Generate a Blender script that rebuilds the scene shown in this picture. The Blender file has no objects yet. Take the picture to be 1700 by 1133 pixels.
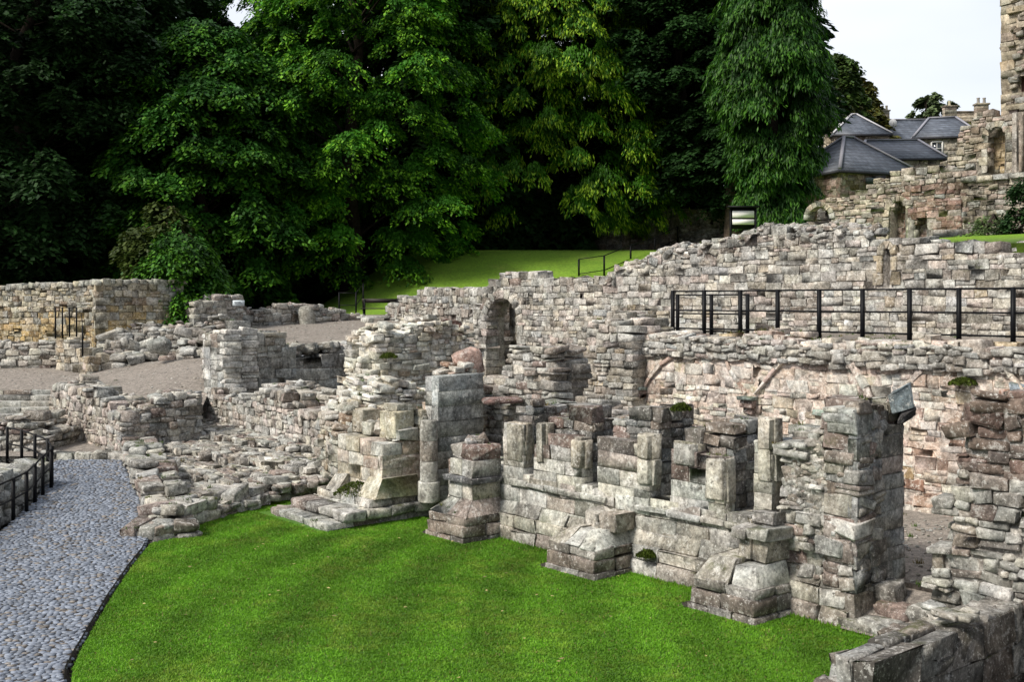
import bpy, math, random
import numpy as np
from math import radians, sin, cos, pi, sqrt
random.seed(7); rng = np.random.default_rng(7)
scn = bpy.context.scene
C = scn.collection
# ---------------------------------------------------------------- camera, sky, sun, exposure
F, HOR, EYE = 1800.0, 500.0, 4.0          # focal length in px of the 1700 px wide photo, horizon row, eye height over the lawn
cam_d = bpy.data.cameras.new('camera'); cam = bpy.data.objects.new('camera', cam_d); C.objects.link(cam)
cam.location = (0, 0, EYE); cam.rotation_euler = (radians(90), 0, 0)
cam_d.sensor_width = 36; cam_d.lens = 36*F/1700; cam_d.shift_y = -(566.5-HOR)/1700
cam_d.clip_start = 0.1; cam_d.clip_end = 3000
scn.camera = cam
SUN_EL, SUN_AZ = radians(44), radians(-120)     # azimuth from +Y, clockwise: behind the camera to the left
sd = bpy.data.lights.new('sun', 'SUN'); sd.energy = 3.1; sd.angle = radians(13); sd.color = (1, .93, .83)
sun = bpy.data.objects.new('sun', sd); C.objects.link(sun)
sun.rotation_euler = (radians(90)-SUN_EL, 0, pi-SUN_AZ)
w = bpy.data.worlds.new('World'); scn.world = w; w.use_nodes = True
nt = w.node_tree; N = nt.nodes; L = nt.links; N.clear()
sky = N.new('ShaderNodeTexSky'); sky.sky_type = 'NISHITA'; sky.sun_disc = False
sky.sun_elevation = SUN_EL; sky.sun_rotation = SUN_AZ; sky.air_density = 1.2; sky.dust_density = 2.5
cl = N.new('ShaderNodeMix'); cl.data_type = 'RGBA'; cl.inputs['Factor'].default_value = .8
tc = N.new('ShaderNodeTexCoord'); nz = N.new('ShaderNodeTexNoise'); nz.inputs['Scale'].default_value = 2.2; nz.inputs['Detail'].default_value = 4
mp = N.new('ShaderNodeMapping'); mp.inputs['Scale'].default_value = (1, 1, 3.2)
cr = N.new('ShaderNodeValToRGB'); cr.color_ramp.elements[0].position = .35; cr.color_ramp.elements[0].color = (8.2, 8.7, 9.8, 1)
cr.color_ramp.elements[1].position = .65; cr.color_ramp.elements[1].color = (10.2, 10.4, 10.8, 1)
bg = N.new('ShaderNodeBackground'); bg.inputs['Strength'].default_value = .08
wo = N.new('ShaderNodeOutputWorld')
L.new(tc.outputs['Generated'], mp.inputs[0]); L.new(mp.outputs[0], nz.inputs['Vector']); L.new(nz.outputs['Fac'], cr.inputs[0])
# unseen sky behind the camera to the right, dimmed to darken faces turned there
vd = N.new('ShaderNodeVectorMath'); vd.operation = 'DOT_PRODUCT'; vd.inputs[1].default_value = (.70, -.70, .15)
mr = N.new('ShaderNodeMapRange'); mr.inputs['From Min'].default_value = -.15; mr.inputs['From Max'].default_value = .75; mr.inputs['To Min'].default_value = 1.05; mr.inputs['To Max'].default_value = .42
cm = N.new('ShaderNodeVectorMath'); cm.operation = 'SCALE'
L.new(tc.outputs['Generated'], vd.inputs[0]); L.new(vd.outputs['Value'], mr.inputs['Value']); L.new(cr.outputs[0], cm.inputs[0]); L.new(mr.outputs[0], cm.inputs['Scale'])
L.new(sky.outputs[0], cl.inputs['A']); L.new(cm.outputs[0], cl.inputs['B']); L.new(cl.outputs['Result'], bg.inputs[0]); L.new(bg.outputs[0], wo.inputs[0])
vs = scn.view_settings; vs.view_transform = 'Standard'; vs.look = 'None'; vs.exposure = 0.5; vs.gamma = 1
scn.cycles.max_bounces = 5; scn.cycles.diffuse_bounces = 3; scn.cycles.transparent_max_bounces = 4
# ---------------------------------------------------------------- placing: photo column/row to the ground frame of the abbey
UX, UY = .645, -.764; VX, VY = .764, .645       # u runs along the range (towards the right and the camera), v away from it
def uv(u, v): return (u*UX+v*VX, u*UY+v*VY)
def Yv(px, v):
    r = (px-850)/F; u = (r*VY*v-VX*v)/(UX-r*UY); return u*UY+v*VY
def Yu(px, u):
    r = (px-850)/F; v = (r*UY*u-UX*u)/(VX-r*VY); return u*UY+v*VY
def Uv(px, v):
    r = (px-850)/F; return (r*VY*v-VX*v)/(UX-r*UY)
def pt(px, py, Y): return ((px-850)/F*Y, Y, EYE-(py-HOR)*Y/F)
def zat(py, Y): return EYE-(py-HOR)*Y/F
def gp(px, py, z=0.0): return pt(px, py, (EYE-z)*F/(py-HOR))
def xy(px, Y): return ((px-850)/F*Y, Y)
# ---------------------------------------------------------------- objects
def tag(o, label=None, cat=None, group=None, kind=None):
    if label: o['label'] = label
    if cat: o['category'] = cat
    if group: o['group'] = group
    if kind: o['kind'] = kind
    return o
def empty(name, loc, label, cat, group=None):
    o = bpy.data.objects.new(name, None); C.objects.link(o); o.location = loc; o.empty_display_size = .2
    return tag(o, label, cat, group)
def mk(name, V, faces, cols, mat, parent=None, smooth=False):
    """V (n,3) world coordinates, faces (m,k) array or list of arrays, cols (n,3) or one colour"""
    V = np.asarray(V, np.float32)
    if parent is None:
        o0 = np.array([V[:,0].mean(), V[:,1].mean(), V[:,2].min()], np.float32)
    else: o0 = np.array(parent.get('_o', parent.location), np.float32)
    me = bpy.data.meshes.new(name)
    fl = faces if isinstance(faces, list) else [faces]
    fl = [np.asarray(f, np.int32) for f in fl if len(f)]
    nl = sum(f.size for f in fl); npoly = sum(len(f) for f in fl)
    me.vertices.add(len(V)); me.vertices.foreach_set('co', (V-o0).ravel())
    me.loops.add(nl); me.loops.foreach_set('vertex_index', np.concatenate([f.ravel() for f in fl]))
    me.polygons.add(npoly)
    tot = np.concatenate([np.full(len(f), f.shape[1], np.int32) for f in fl])
    me.polygons.foreach_set('loop_start', np.concatenate([[0], np.cumsum(tot)[:-1]]).astype(np.int32))
    me.update(calc_edges=True)
    if cols is not None:
        cols = np.asarray(cols, np.float32)
        if cols.ndim == 1: cols = np.tile(cols, (len(V), 1))
        a = me.attributes.new('Col', 'FLOAT_COLOR', 'POINT')
        a.data.foreach_set('color', np.concatenate([cols, np.ones((len(cols), 1), np.float32)], 1).ravel())
    if smooth: me.polygons.foreach_set('use_smooth', np.ones(npoly, bool))
    me.materials.append(mat)
    o = bpy.data.objects.new(name, me); C.objects.link(o)
    if parent is None: o.location = o0; o['_o'] = [float(a) for a in o0]
    else:
        o.parent = parent; o['_o'] = [float(a) for a in o0]
    return o
def DG():
    if 'dg' not in globals():
        bpy.context.view_layer.update(); globals()['dg'] = bpy.context.evaluated_depsgraph_get()
    return globals()['dg']
# ---------------------------------------------------------------- materials
def newmat(name):
    m = bpy.data.materials.new(name); m.use_nodes = True; t = m.node_tree
    b = t.nodes['Principled BSDF']; return m, t, b
def nd(t, typ, **k):
    n = t.nodes.new(typ)
    for a, v in k.items():
        if a.startswith('i_'): n.inputs[a[2:]].default_value = v
        else: setattr(n, a, v)
    return n
def noise(t, vec, scale, detail=4, rough=.6):
    n = nd(t, 'ShaderNodeTexNoise'); n.inputs['Scale'].default_value = scale; n.inputs['Detail'].default_value = detail
    n.inputs['Roughness'].default_value = rough; t.links.new(vec, n.inputs['Vector']); return n.outputs['Fac']
def ramp(t, fac, p0, c0, p1, c1):
    r = nd(t, 'ShaderNodeValToRGB'); e = r.color_ramp.elements
    e[0].position = p0; e[1].position = p1
    f = lambda c: (c, c, c, 1) if isinstance(c, (int, float)) else (*c, 1)
    e[0].color = f(c0); e[1].color = f(c1); t.links.new(fac, r.inputs[0]); return r.outputs[0]
def mix(t, a, b, fac, mode='MIX'):
    m = nd(t, 'ShaderNodeMix', data_type='RGBA', blend_type=mode)
    for k, v in (('A', a), ('B', b), ('Factor', fac)):
        if hasattr(v, 'is_output'): t.links.new(v, m.inputs[k])
        elif k == 'Factor': m.inputs[k].default_value = v
        else: m.inputs[k].default_value = (*v, 1)
    return m.outputs['Result']
def stone_mat(name, lichen=.7, moss=.5, grime=.75, bump=.7, scale=1.0, sat=.72):
    m, t, b = newmat(name)
    at = nd(t, 'ShaderNodeAttribute', attribute_name='Col'); g = nd(t, 'ShaderNodeNewGeometry')
    P = g.outputs['Position']
    c = mix(t, at.outputs['Color'], ramp(t, noise(t, P, 3.1*scale, 6, .75), .34, .50, .66, 1.42), 1.0, 'MULTIPLY')
    c = mix(t, c, ramp(t, noise(t, P, 15*scale, 8, .8), .36, .5, .64, 1.42), 1.0, 'MULTIPLY')
    hue = ramp(t, noise(t, P, 1.7*scale, 5, .7), .35, (1.06, 1.01, .94), .65, (1.0, 1.05, 1.08)); c = mix(t, c, hue, 1.0, 'MULTIPLY')
    mpn = nd(t, 'ShaderNodeMapping'); mpn.inputs['Scale'].default_value = (1, 1, .4); t.links.new(P, mpn.inputs[0])
    gr = ramp(t, noise(t, mpn.outputs[0], 1.6*scale, 8, .78), .50, 0.0, .62, grime)
    c = mix(t, c, mix(t, c, (.34, .33, .32), 1.0, 'MULTIPLY'), gr)
    # pale lichen in patches and spots, dark lichen in blotches
    sp = ramp(t, noise(t, P, 7.5*scale, 9, .8), .54, 0.0, .61, lichen*.75); c = mix(t, c, (.70, .69, .64), sp)
    sp2 = ramp(t, noise(t, P, 11*scale, 9, .82), .56, 0.0, .62, min(1, grime*1.25)); c = mix(t, c, (.085, .075, .06), sp2)
    sp3 = ramp(t, noise(t, P, 30*scale, 3, .6), .62, 0.0, .68, lichen); c = mix(t, c, (.70, .69, .64), sp3)
    hs = nd(t, 'ShaderNodeHueSaturation'); hs.inputs['Saturation'].default_value = sat; t.links.new(c, hs.inputs['Color']); c = hs.outputs[0]
    # moss on the upward sides
    sx = nd(t, 'ShaderNodeSeparateXYZ'); t.links.new(g.outputs['Normal'], sx.inputs[0])
    up = ramp(t, sx.outputs['Z'], .25, 0.0, .8, 1.0)
    ms = mix(t, up, ramp(t, noise(t, P, 1.4*scale, 7, .78), .55, 0.0, .63, moss), 1.0, 'MULTIPLY')
    c = mix(t, c, (.075, .085, .022), ms)
    t.links.new(c, b.inputs['Base Color']); b.inputs['Roughness'].default_value = .92
    b.inputs['Specular IOR Level'].default_value = .2
    bp = nd(t, 'ShaderNodeBump'); bp.inputs['Strength'].default_value = bump; bp.inputs['Distance'].default_value = .05/scale
    t.links.new(noise(t, P, 13*scale, 9, .8), bp.inputs['Height']); t.links.new(bp.outputs[0], b.inputs['Normal'])
    return m
M_ST = stone_mat('weathered_sandstone', moss=.7)
M_GW = stone_mat('stained_garden_stone', moss=.3, grime=.6, sat=1.1)
M_WH = stone_mat('limewashed_rubble', lichen=1.0, moss=.2, grime=.2, sat=1.2)
M_DK = stone_mat('lichened_dark_stone', lichen=.7, moss=.7, grime=.8)
M_FAR = stone_mat('distant_sandstone', lichen=.3, moss=.3, grime=1.0, bump=.7, scale=.45, sat=.92)
M_TOW = stone_mat('tower_sandstone', lichen=.15, moss=.1, grime=.4, bump=.6, scale=.45, sat=.85)
def attr_mat(name, rough=.8, spec=.2, var=(.75, 1.25), nscale=8, bump=0, bscale=30, trans=0):
    m, t, b = newmat(name)
    at = nd(t, 'ShaderNodeAttribute', attribute_name='Col'); g = nd(t, 'ShaderNodeNewGeometry')
    c = mix(t, at.outputs['Color'], ramp(t, noise(t, g.outputs['Position'], nscale, 5, .65), .3, var[0], .7, var[1]), 1.0, 'MULTIPLY')
    t.links.new(c, b.inputs['Base Color']); b.inputs['Roughness'].default_value = rough; b.inputs['Specular IOR Level'].default_value = spec
    if bump:
        bp = nd(t, 'ShaderNodeBump'); bp.inputs['Strength'].default_value = bump; bp.inputs['Distance'].default_value = .03
        t.links.new(noise(t, g.outputs['Position'], bscale, 6, .7), bp.inputs['Height']); t.links.new(bp.outputs[0], b.inputs['Normal'])
    if trans:
        tr = nd(t, 'ShaderNodeBsdfTranslucent'); t.links.new(c, tr.inputs[0]); mx = nd(t, 'ShaderNodeMixShader'); mx.inputs[0].default_value = trans
        o = t.nodes['Material Output']; t.links.new(b.outputs[0], mx.inputs[1]); t.links.new(tr.outputs[0], mx.inputs[2]); t.links.new(mx.outputs[0], o.inputs[0])
    return m
M_LEAF = attr_mat('foliage', .55, .25, (.6, 1.35), .6, trans=.25)
M_BARK = attr_mat('bark', .9, .1, (.5, 1.3), 6, bump=.6, bscale=14)
M_BLADE = attr_mat('grass_blades', .6, .2, (.8, 1.2), 2, trans=.25)
M_COB = attr_mat('cobblestone', .55, .45, (.8, 1.2), 30, bump=.3, bscale=60)
M_IRON = attr_mat('black_iron', .5, .15, (.8, 1.2), 30)
M_PLAIN = attr_mat('painted', .6, .3, (.93, 1.07), 12)
def gravel_mat(name, c0, c1, dark=(.05, .045, .035)):
    m, t, b = newmat(name); g = nd(t, 'ShaderNodeNewGeometry'); P = g.outputs['Position']
    c = mix(t, c0, c1, ramp(t, noise(t, P, 45, 4, .8), .38, 0.0, .62, 1.0))
    c = mix(t, c, ramp(t, noise(t, P, 9, 10, .9), .42, .5, .58, 1.45), 1.0, 'MULTIPLY')
    c = mix(t, c, (.33, .30, .27), ramp(t, noise(t, P, 85, 2, .8), .62, 0.0, .68, .7))
    c = mix(t, c, dark, ramp(t, noise(t, P, .6, 6, .7), .54, 0.0, .74, .5))
    t.links.new(c, b.inputs['Base Color']); b.inputs['Roughness'].default_value = .95
    bp = nd(t, 'ShaderNodeBump'); bp.inputs['Strength'].default_value = .8; bp.inputs['Distance'].default_value = .03
    t.links.new(noise(t, P, 55, 4, .8), bp.inputs['Height']); t.links.new(bp.outputs[0], b.inputs['Normal']); return m
M_GRAV = gravel_mat('pink_gravel', (.21, .185, .160), (.32, .285, .25))
M_SOIL = gravel_mat('dark_soil', (.022, .017, .012), (.05, .038, .028))
def grass_mat(name, c0, c1, c2):     # mottled turf: broad patches, dry spots and fine blades
    m, t, b = newmat(name); g = nd(t, 'ShaderNodeNewGeometry'); P = g.outputs['Position']
    c = mix(t, c0, c1, ramp(t, noise(t, P, 1.1, 6, .7), .35, 0.0, .65, 1.0))
    c = mix(t, c, c2, ramp(t, noise(t, P, .35, 5, .7), .55, 0.0, .72, .8))
    c = mix(t, c, ramp(t, noise(t, P, 9, 9, .85), .4, .62, .6, 1.3), 1.0, 'MULTIPLY')
    c = mix(t, c, ramp(t, noise(t, P, 60, 4, .8), .3, .6, .7, 1.35), 1.0, 'MULTIPLY')
    t.links.new(c, b.inputs['Base Color']); b.inputs['Roughness'].default_value = .9
    bp = nd(t, 'ShaderNodeBump'); bp.inputs['Strength'].default_value = .8; bp.inputs['Distance'].default_value = .04
    t.links.new(noise(t, P, 40, 5, .8), bp.inputs['Height']); t.links.new(bp.outputs[0], b.inputs['Normal']); return m
M_LAWN = grass_mat('lawn_turf', (.065, .18, .009), (.09, .22, .011), (.12, .20, .018))
M_BANK = grass_mat('bank_turf', (.15, .29, .016), (.20, .35, .022), (.25, .33, .05))
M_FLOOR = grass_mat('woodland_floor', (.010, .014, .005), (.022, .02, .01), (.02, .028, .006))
def slate_mat():
    m, t, b = newmat('slate'); g = nd(t, 'ShaderNodeNewGeometry')
    br = nd(t, 'ShaderNodeTexBrick'); br.inputs['Scale'].default_value = 1.0; br.inputs['Brick Width'].default_value = .45; br.inputs['Row Height'].default_value = .22
    br.inputs['Color1'].default_value = (.07, .085, .11, 1); br.inputs['Color2'].default_value = (.125, .145, .18, 1); br.inputs['Mortar'].default_value = (.035, .038, .05, 1)
    br.inputs['Mortar Size'].default_value = .02
    tcn = nd(t, 'ShaderNodeTexCoord'); sep = nd(t, 'ShaderNodeSeparateXYZ'); t.links.new(tcn.outputs['Object'], sep.inputs[0])
    ad = nd(t, 'ShaderNodeMath', operation='ADD'); t.links.new(sep.outputs[0], ad.inputs[0]); t.links.new(sep.outputs[1], ad.inputs[1])
    cb = nd(t, 'ShaderNodeCombineXYZ'); t.links.new(ad.outputs[0], cb.inputs[0]); t.links.new(sep.outputs[2], cb.inputs[1]); t.links.new(cb.outputs[0], br.inputs['Vector'])
    c = mix(t, br.outputs['Color'], ramp(t, noise(t, g.outputs['Position'], 1.6, 8, .8), .35, .6, .65, 1.4), 1.0, 'MULTIPLY')
    t.links.new(c, b.inputs['Base Color']); b.inputs['Roughness'].default_value = .5; return m
M_SLATE = slate_mat()
def glass_mat():
    m, t, b = newmat('window_glass'); b.inputs['Base Color'].default_value = (.05, .06, .07, 1); b.inputs['Roughness'].default_value = .08; b.inputs['Specular IOR Level'].default_value = .8; return m
M_GLASS = glass_mat()
# ---------------------------------------------------------------- masonry
COL = dict(cream=(.53,.49,.39), grey=(.37,.375,.35), light=(.60,.60,.56), pink=(.46,.345,.295), red=(.23,.125,.095), ochre=(.44,.32,.155), dark=(.13,.12,.105),
           blue=(.32,.345,.36), brown=(.23,.165,.115), white=(.72,.70,.66), rose=(.56,.46,.42), buff=(.42,.36,.26), sage=(.35,.365,.33))
PAL = dict(
    range_=dict(cream=6, light=4, grey=4, pink=.8, buff=2, brown=1, red=.7, dark=.5, sage=1),
    vault=dict(rose=6, white=8, pink=3, cream=2.5, light=3, red=.5, ochre=.4, grey=1.5, brown=.5),
    upper=dict(grey=5, cream=4, pink=1.4, light=2.5, buff=2.5, ochre=.5, brown=1, rose=.9, blue=.8),
    rubble=dict(grey=4, light=3, cream=3, brown=2, dark=1, red=1, pink=1, sage=1.2, blue=.6),
    lime=dict(white=8, light=5, cream=3, grey=2, red=.4, pink=.8, brown=.7),
    ashgrey=dict(grey=5, blue=2.5, light=2.5, sage=2, cream=1),
    garden=dict(buff=5, ochre=4.5, cream=3, grey=3, brown=.8, dark=.6),
    low=dict(grey=3, cream=3, brown=2.2, red=1.4, dark=1, light=2, sage=1.2),
    darkcap=dict(brown=3, dark=3, red=3, grey=2, light=.8),
    far=dict(grey=3, buff=3, brown=2, pink=2.2, cream=2, dark=1),
    redwall=dict(pink=2.5, red=6, brown=2, buff=2, grey=1),
    tower=dict(buff=5, cream=2.5, pink=2, ochre=1.5, brown=1),
    house=dict(buff=3, cream=3, brown=1.5, pink=1.2))
def pick(pal):
    d = PAL[pal] if isinstance(pal, str) else pal
    k = random.choices(list(d), list(d.values()))[0]; f = random.uniform(.82, 1.16); tw_ = sum(d.values())
    mean = [sum(COL[q][i]*v for q, v in d.items())/tw_ for i in range(3)]; kk = random.uniform(.25, .7)
    c = [COL[k][i]*(1-kk)+mean[i]*kk for i in range(3)]
    return tuple(min(.85, a*f*random.uniform(.98, 1.02)) for a in c)
def template(n):
    idx = {}; P = []
    for i in range(n):
        for j in range(n):
            for k in range(n):
                if 0 in (i, j, k) or n-1 in (i, j, k): idx[i, j, k] = len(P); P.append((i, j, k))
    Fc = []; m = n-1
    for a in range(m):
        for b in range(m):
            q = [(a, b), (a+1, b), (a+1, b+1), (a, b+1)]
            Fc += [[idx[i, j, 0] for i, j in q[::-1]], [idx[i, j, m] for i, j in q],
                   [idx[i, 0, k] for i, k in q], [idx[i, m, k] for i, k in q[::-1]],
                   [idx[0, j, k] for j, k in q[::-1]], [idx[m, j, k] for j, k in q]]
    return np.array(P), np.array(Fc)
TP = {n: template(n) for n in (3, 4)}
class Masonry:
    def __init__(s): s.b = {3: [], 4: []}; s.extra = []
    def stone(s, c8, col, r=.02, rough=.008, n=4, irr=None):
        c8 = np.asarray(c8, float); md = min(np.linalg.norm(c8[4]-c8[0]), np.linalg.norm(c8[2]-c8[0]), np.linalg.norm(c8[1]-c8[0]))
        irr = min(rough*1.5, md*.10); rough = min(rough*.8, md*.05)
        s.b[n].append((c8+rng.normal(size=c8.shape)*irr, col, r*random.uniform(.3, .8), rough))
    def box(s, o, ex, ey, ez, col, r=.02, rough=.008, n=4, rot=0):
        """o corner, ex ey ez edge vectors"""
        o = np.asarray(o, float); ex = np.asarray(ex, float); ey = np.asarray(ey, float); ez = np.asarray(ez, float)
        if rot:
            ax = rng.normal(size=3)*rot; c = o+(ex+ey+ez)/2
            R = np.eye(3)+np.array([[0,-ax[2],ax[1]],[ax[2],0,-ax[0]],[-ax[1],ax[0],0]])
            ex, ey, ez = R@ex, R@ey, R@ez; o = c-(ex+ey+ez)/2
        s.stone([o+i*ex+j*ey+k*ez for i in (0, 1) for j in (0, 1) for k in (0, 1)], col, r, rough, n)
    def raw(s, V, Fq, col): s.extra.append((np.asarray(V), np.asarray(Fq), col))
    def build(s, name, mat, parent=None, smooth=False):
        VV, FF, CC = [], [], []; off = 0
        for n, lst in s.b.items():
            if not lst: continue
            P, Fc = TP[n]; m = n-1
            c8 = np.array([a[0] for a in lst]); col = np.array([a[1] for a in lst]); r = np.array([a[2] for a in lst]); rg = np.array([a[3] for a in lst])
            dim = np.stack([np.linalg.norm(c8[:,4]-c8[:,0], axis=1), np.linalg.norm(c8[:,2]-c8[:,0], axis=1), np.linalg.norm(c8[:,1]-c8[:,0], axis=1)], 1)+1e-6
            bb = np.minimum(.34, r[:,None]/dim)
            K = len(lst); T = np.zeros((K, len(P), 3))
            ext = ((P == 0) | (P == m)).sum(1)
            for a in range(3):
                if n == 4:
                    tab = np.stack([np.zeros(K), bb[:,a], 1-bb[:,a], np.ones(K)], 1)
                else: tab = np.stack([np.zeros(K), np.full(K, .5), np.ones(K)], 1)
                v = tab[:, P[:,a]]
                pull = np.where(ext == 3, .55, np.where(ext == 2, .33, 0))*(1 if n == 4 else .9)
                sgn = np.where(P[:,a] == 0, 1, np.where(P[:,a] == m, -1, 0))
                T[:,:,a] = v+sgn*pull*(bb[:,a:a+1] if n == 4 else np.minimum(bb[:,a:a+1]*1.3, .4))
            X = np.zeros((K, len(P), 3)); q = 0
            for i in (0, 1):
                for j in (0, 1):
                    for k in (0, 1):
                        wt = (T[:,:,0] if i else 1-T[:,:,0])*(T[:,:,1] if j else 1-T[:,:,1])*(T[:,:,2] if k else 1-T[:,:,2])
                        X += wt[:,:,None]*c8[:,q][:,None]; q += 1
            X += rng.normal(size=X.shape)*rg[:,None,None]
            VV.append(X.reshape(-1, 3)); FF.append((Fc[None]+(np.arange(K)*len(P))[:,None,None]).reshape(-1, 4)+off)
            CC.append(np.repeat(col, len(P), 0)); off += K*len(P)
        for V, Fq, col in s.extra:
            VV.append(V); FF.append(Fq+off); CC.append(np.tile(col, (len(V), 1))); off += len(V)
        return mk(name, np.concatenate(VV), np.concatenate(FF), np.concatenate(CC), mat, parent, smooth)
class Frame:
    """wall line from A to B (ground points), front side towards the camera, thickness T behind it"""
    def __init__(s, A, B, T):
        s.A = np.array(A, float); s.B = np.array(B, float); d = s.B-s.A; s.L = np.linalg.norm(d); s.d = d/s.L
        n = np.array([-s.d[1], s.d[0]])
        mid = (s.A+s.B)/2
        if n@mid < 0: n = -n
        s.n = n; s.T = T
    def s_of(s, px):
        r = (px-850)/F; A, d = s.A, s.d      # (A+ds).x = r (A+ds).y
        return (r*A[1]-A[0])/(d[0]-r*d[1])
    def P(s, a, t, z): q = s.A+s.d*a+s.n*t; return np.array([q[0], q[1], z])
    def prof(s, pp):
        out = []
        for px, py in pp:
            a = s.s_of(px); Y = (s.A+s.d*a)[1]; out.append((a, zat(py, Y)))
        out.sort(); return out
def lay(M, fr, base, prof, hs=(.13, .22), ls=(.22, .45), pal='rubble', mortar=(.34, .31, .27), r=.02, rough=.010, prot=.02, rag=.06, rot=.02,
        openings=(), ts=.38, n=4, cap=None, cell=.13, inset=.022, zr=None, clip=None, tb=None, skipback=False):
    """coursed or rubble masonry with a ragged top; prof = [(s, z)]"""
    ps = np.array([p[0] for p in prof]); pz = np.array([p[1] for p in prof])
    Lw, T = fr.L, fr.T
    ns = max(4, int(Lw/.3)); rx = np.linspace(0, Lw, ns); rz = rng.normal(size=ns)*rag
    H = lambda a: float(np.interp(a, ps, pz)+np.interp(a, rx, rz))
    wv = rng.normal(size=ns)*min(.035, rough*2.2); W = lambda a: float(np.interp(a, rx, wv))
    zmax = pz.max()+3*rag; z = base; rows = max(2, int(round(T/ts))) if T > .3 else 1
    opn = lambda a, zz: any(o(a, zz) for o in openings)
    while z < zmax:
        h = random.uniform(*hs); zm = z+h/2
        for q in range(rows):
            t0, t1 = T*q/rows, T*(q+1)/rows
            edge = q == 0 or q == rows-1
            if skipback and q == rows-1 and rows > 1: edge = False
            a = -random.uniform(0, ls[0]*.5) if False else 0.0
            while a < Lw-.02:
                l = random.uniform(*ls)*(1.25 if h > (hs[0]+hs[1])/2 else 1)
                if a+l > Lw-.12: l = Lw-a
                m = a+l/2; hp = H(m)
                if z+h*.6 <= hp+random.uniform(-.03, .05) and not opn(m, zm) and not opn(a+.04, zm) and not opn(a+l-.04, zm):
                    ex = edge or a < .01 or a+l > Lw-.01 or min(H(a-.25), H(a+l+.25), hp) < z+2.4*h
                    if not ex and openings: ex = opn(a-.08, zm) or opn(a+l+.08, zm) or opn(m, zm+h) or opn(m, zm-h)
                    if ex:
                        top = min(H(a-.1), H(a+l+.1), hp) < z+2.2*h
                        p = pal
                        if cap and top and random.random() < cap[1]: p = cap[0]
                        g = .003+random.random()*.008; pr = abs(random.gauss(0, prot))
                        k = 1.6 if top else 1
                        z0 = z+g*.5; zz = h-g+(random.uniform(-.03, .05) if top else 0)
                        f0 = t0-(pr if q == 0 else 0)+(.0 if q == 0 else g); f1 = t1+(pr if q == rows-1 else 0)
                        e0 = a+g-(pr*.6 if a < .01 else 0); e1 = a+l-g+(pr*.6 if a+l > Lw-.01 else 0)
                        if tb is not None:       # batter: the face steps back with height
                            f0 += tb*(z-base)
                        z0 += W(m); parts = [(0, 1)]; rr_ = random.random()
                        if rough > .007 and zz > .11 and rr_ < .22: q_ = random.uniform(.35, .65); parts = [(0, q_), (q_, 1)]
                        for (qa, qb) in parts:
                            hz = (qb-qa)*zz-(.006 if len(parts) > 1 else 0)
                            es = [(e0, e1)]
                            if len(parts) > 1 and random.random() < .5: em = random.uniform(.35, .65); es = [(e0, e0+(e1-e0)*em-.004), (e0+(e1-e0)*em+.004, e1)]
                            for (ea, eb) in es:
                                o = fr.P(ea, f0+(random.gauss(0, prot*.5) if len(parts) > 1 else 0), z0+qa*zz)
                                M.box(o, np.append(fr.d*(eb-ea), 0), np.append(fr.n*(f1-f0), 0), (0, 0, hz), pick(p(m, zm) if callable(p) else p), r*k, rough*k, n, rot*k)
                a += l
        z += h
    # mortar core: cells of the wall's own section, only their outer sides
    nc = max(2, int(Lw/cell)); nzc = max(1, int((zmax-base)/cell)+1); cs = Lw/nc
    sol = np.zeros((nc+2, nzc+2), bool)
    for i in range(nc):
        a = (i+.5)*cs; hp = min(H(a-.12), H(a), H(a+.12))-.06
        for k in range(nzc):
            zz = base+(k+.5)*cell
            if zz+cell*.9 < hp and not opn(a, zz) : sol[i+1, k+1] = True
    GI = np.arange(nc+1); GK = np.arange(nzc+1)
    s_ = (GI*cs)[:,None]+np.zeros((1, nzc+1)); z_ = (base+GK*cell)[None]+np.zeros((nc+1, 1))
    s_[0] += inset; s_[-1] -= inset
    V = np.zeros((nc+1, nzc+1, 2, 3)); it = min(inset, T*.2)
    for d, t in ((0, it), (1, T-it)):
        tt = t+rng.normal(size=s_.shape)*.010+(tb*(z_-base) if (tb and d == 0) else 0); sj = s_+rng.normal(size=s_.shape)*.015; zj = z_+rng.normal(size=s_.shape)*.02
        V[:,:,d,0] = fr.A[0]+fr.d[0]*sj+fr.n[0]*tt; V[:,:,d,1] = fr.A[1]+fr.d[1]*sj+fr.n[1]*tt; V[:,:,d,2] = zj
    ix = lambda i, k, d: (i*(nzc+1)+k)*2+d
    Fq = []
    for i in range(nc):
        for k in range(nzc):
            if not sol[i+1, k+1]: continue
            Fq.append((ix(i,k,0), ix(i+1,k,0), ix(i+1,k+1,0), ix(i,k+1,0))); Fq.append((ix(i,k,1), ix(i,k+1,1), ix(i+1,k+1,1), ix(i+1,k,1)))
            if not sol[i, k+1]: Fq.append((ix(i,k,0), ix(i,k+1,0), ix(i,k+1,1), ix(i,k,1)))
            if not sol[i+2, k+1]: Fq.append((ix(i+1,k,0), ix(i+1,k,1), ix(i+1,k+1,1), ix(i+1,k+1,0)))
            if not sol[i+1, k+2]: Fq.append((ix(i,k+1,0), ix(i+1,k+1,0), ix(i+1,k+1,1), ix(i,k+1,1)))
            if k and not sol[i+1, k]: Fq.append((ix(i,k,0), ix(i,k,1), ix(i+1,k,1), ix(i+1,k,0)))
    if Fq: M.raw(V.reshape(-1, 3), np.array(Fq), mortar)
    return H
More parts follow.
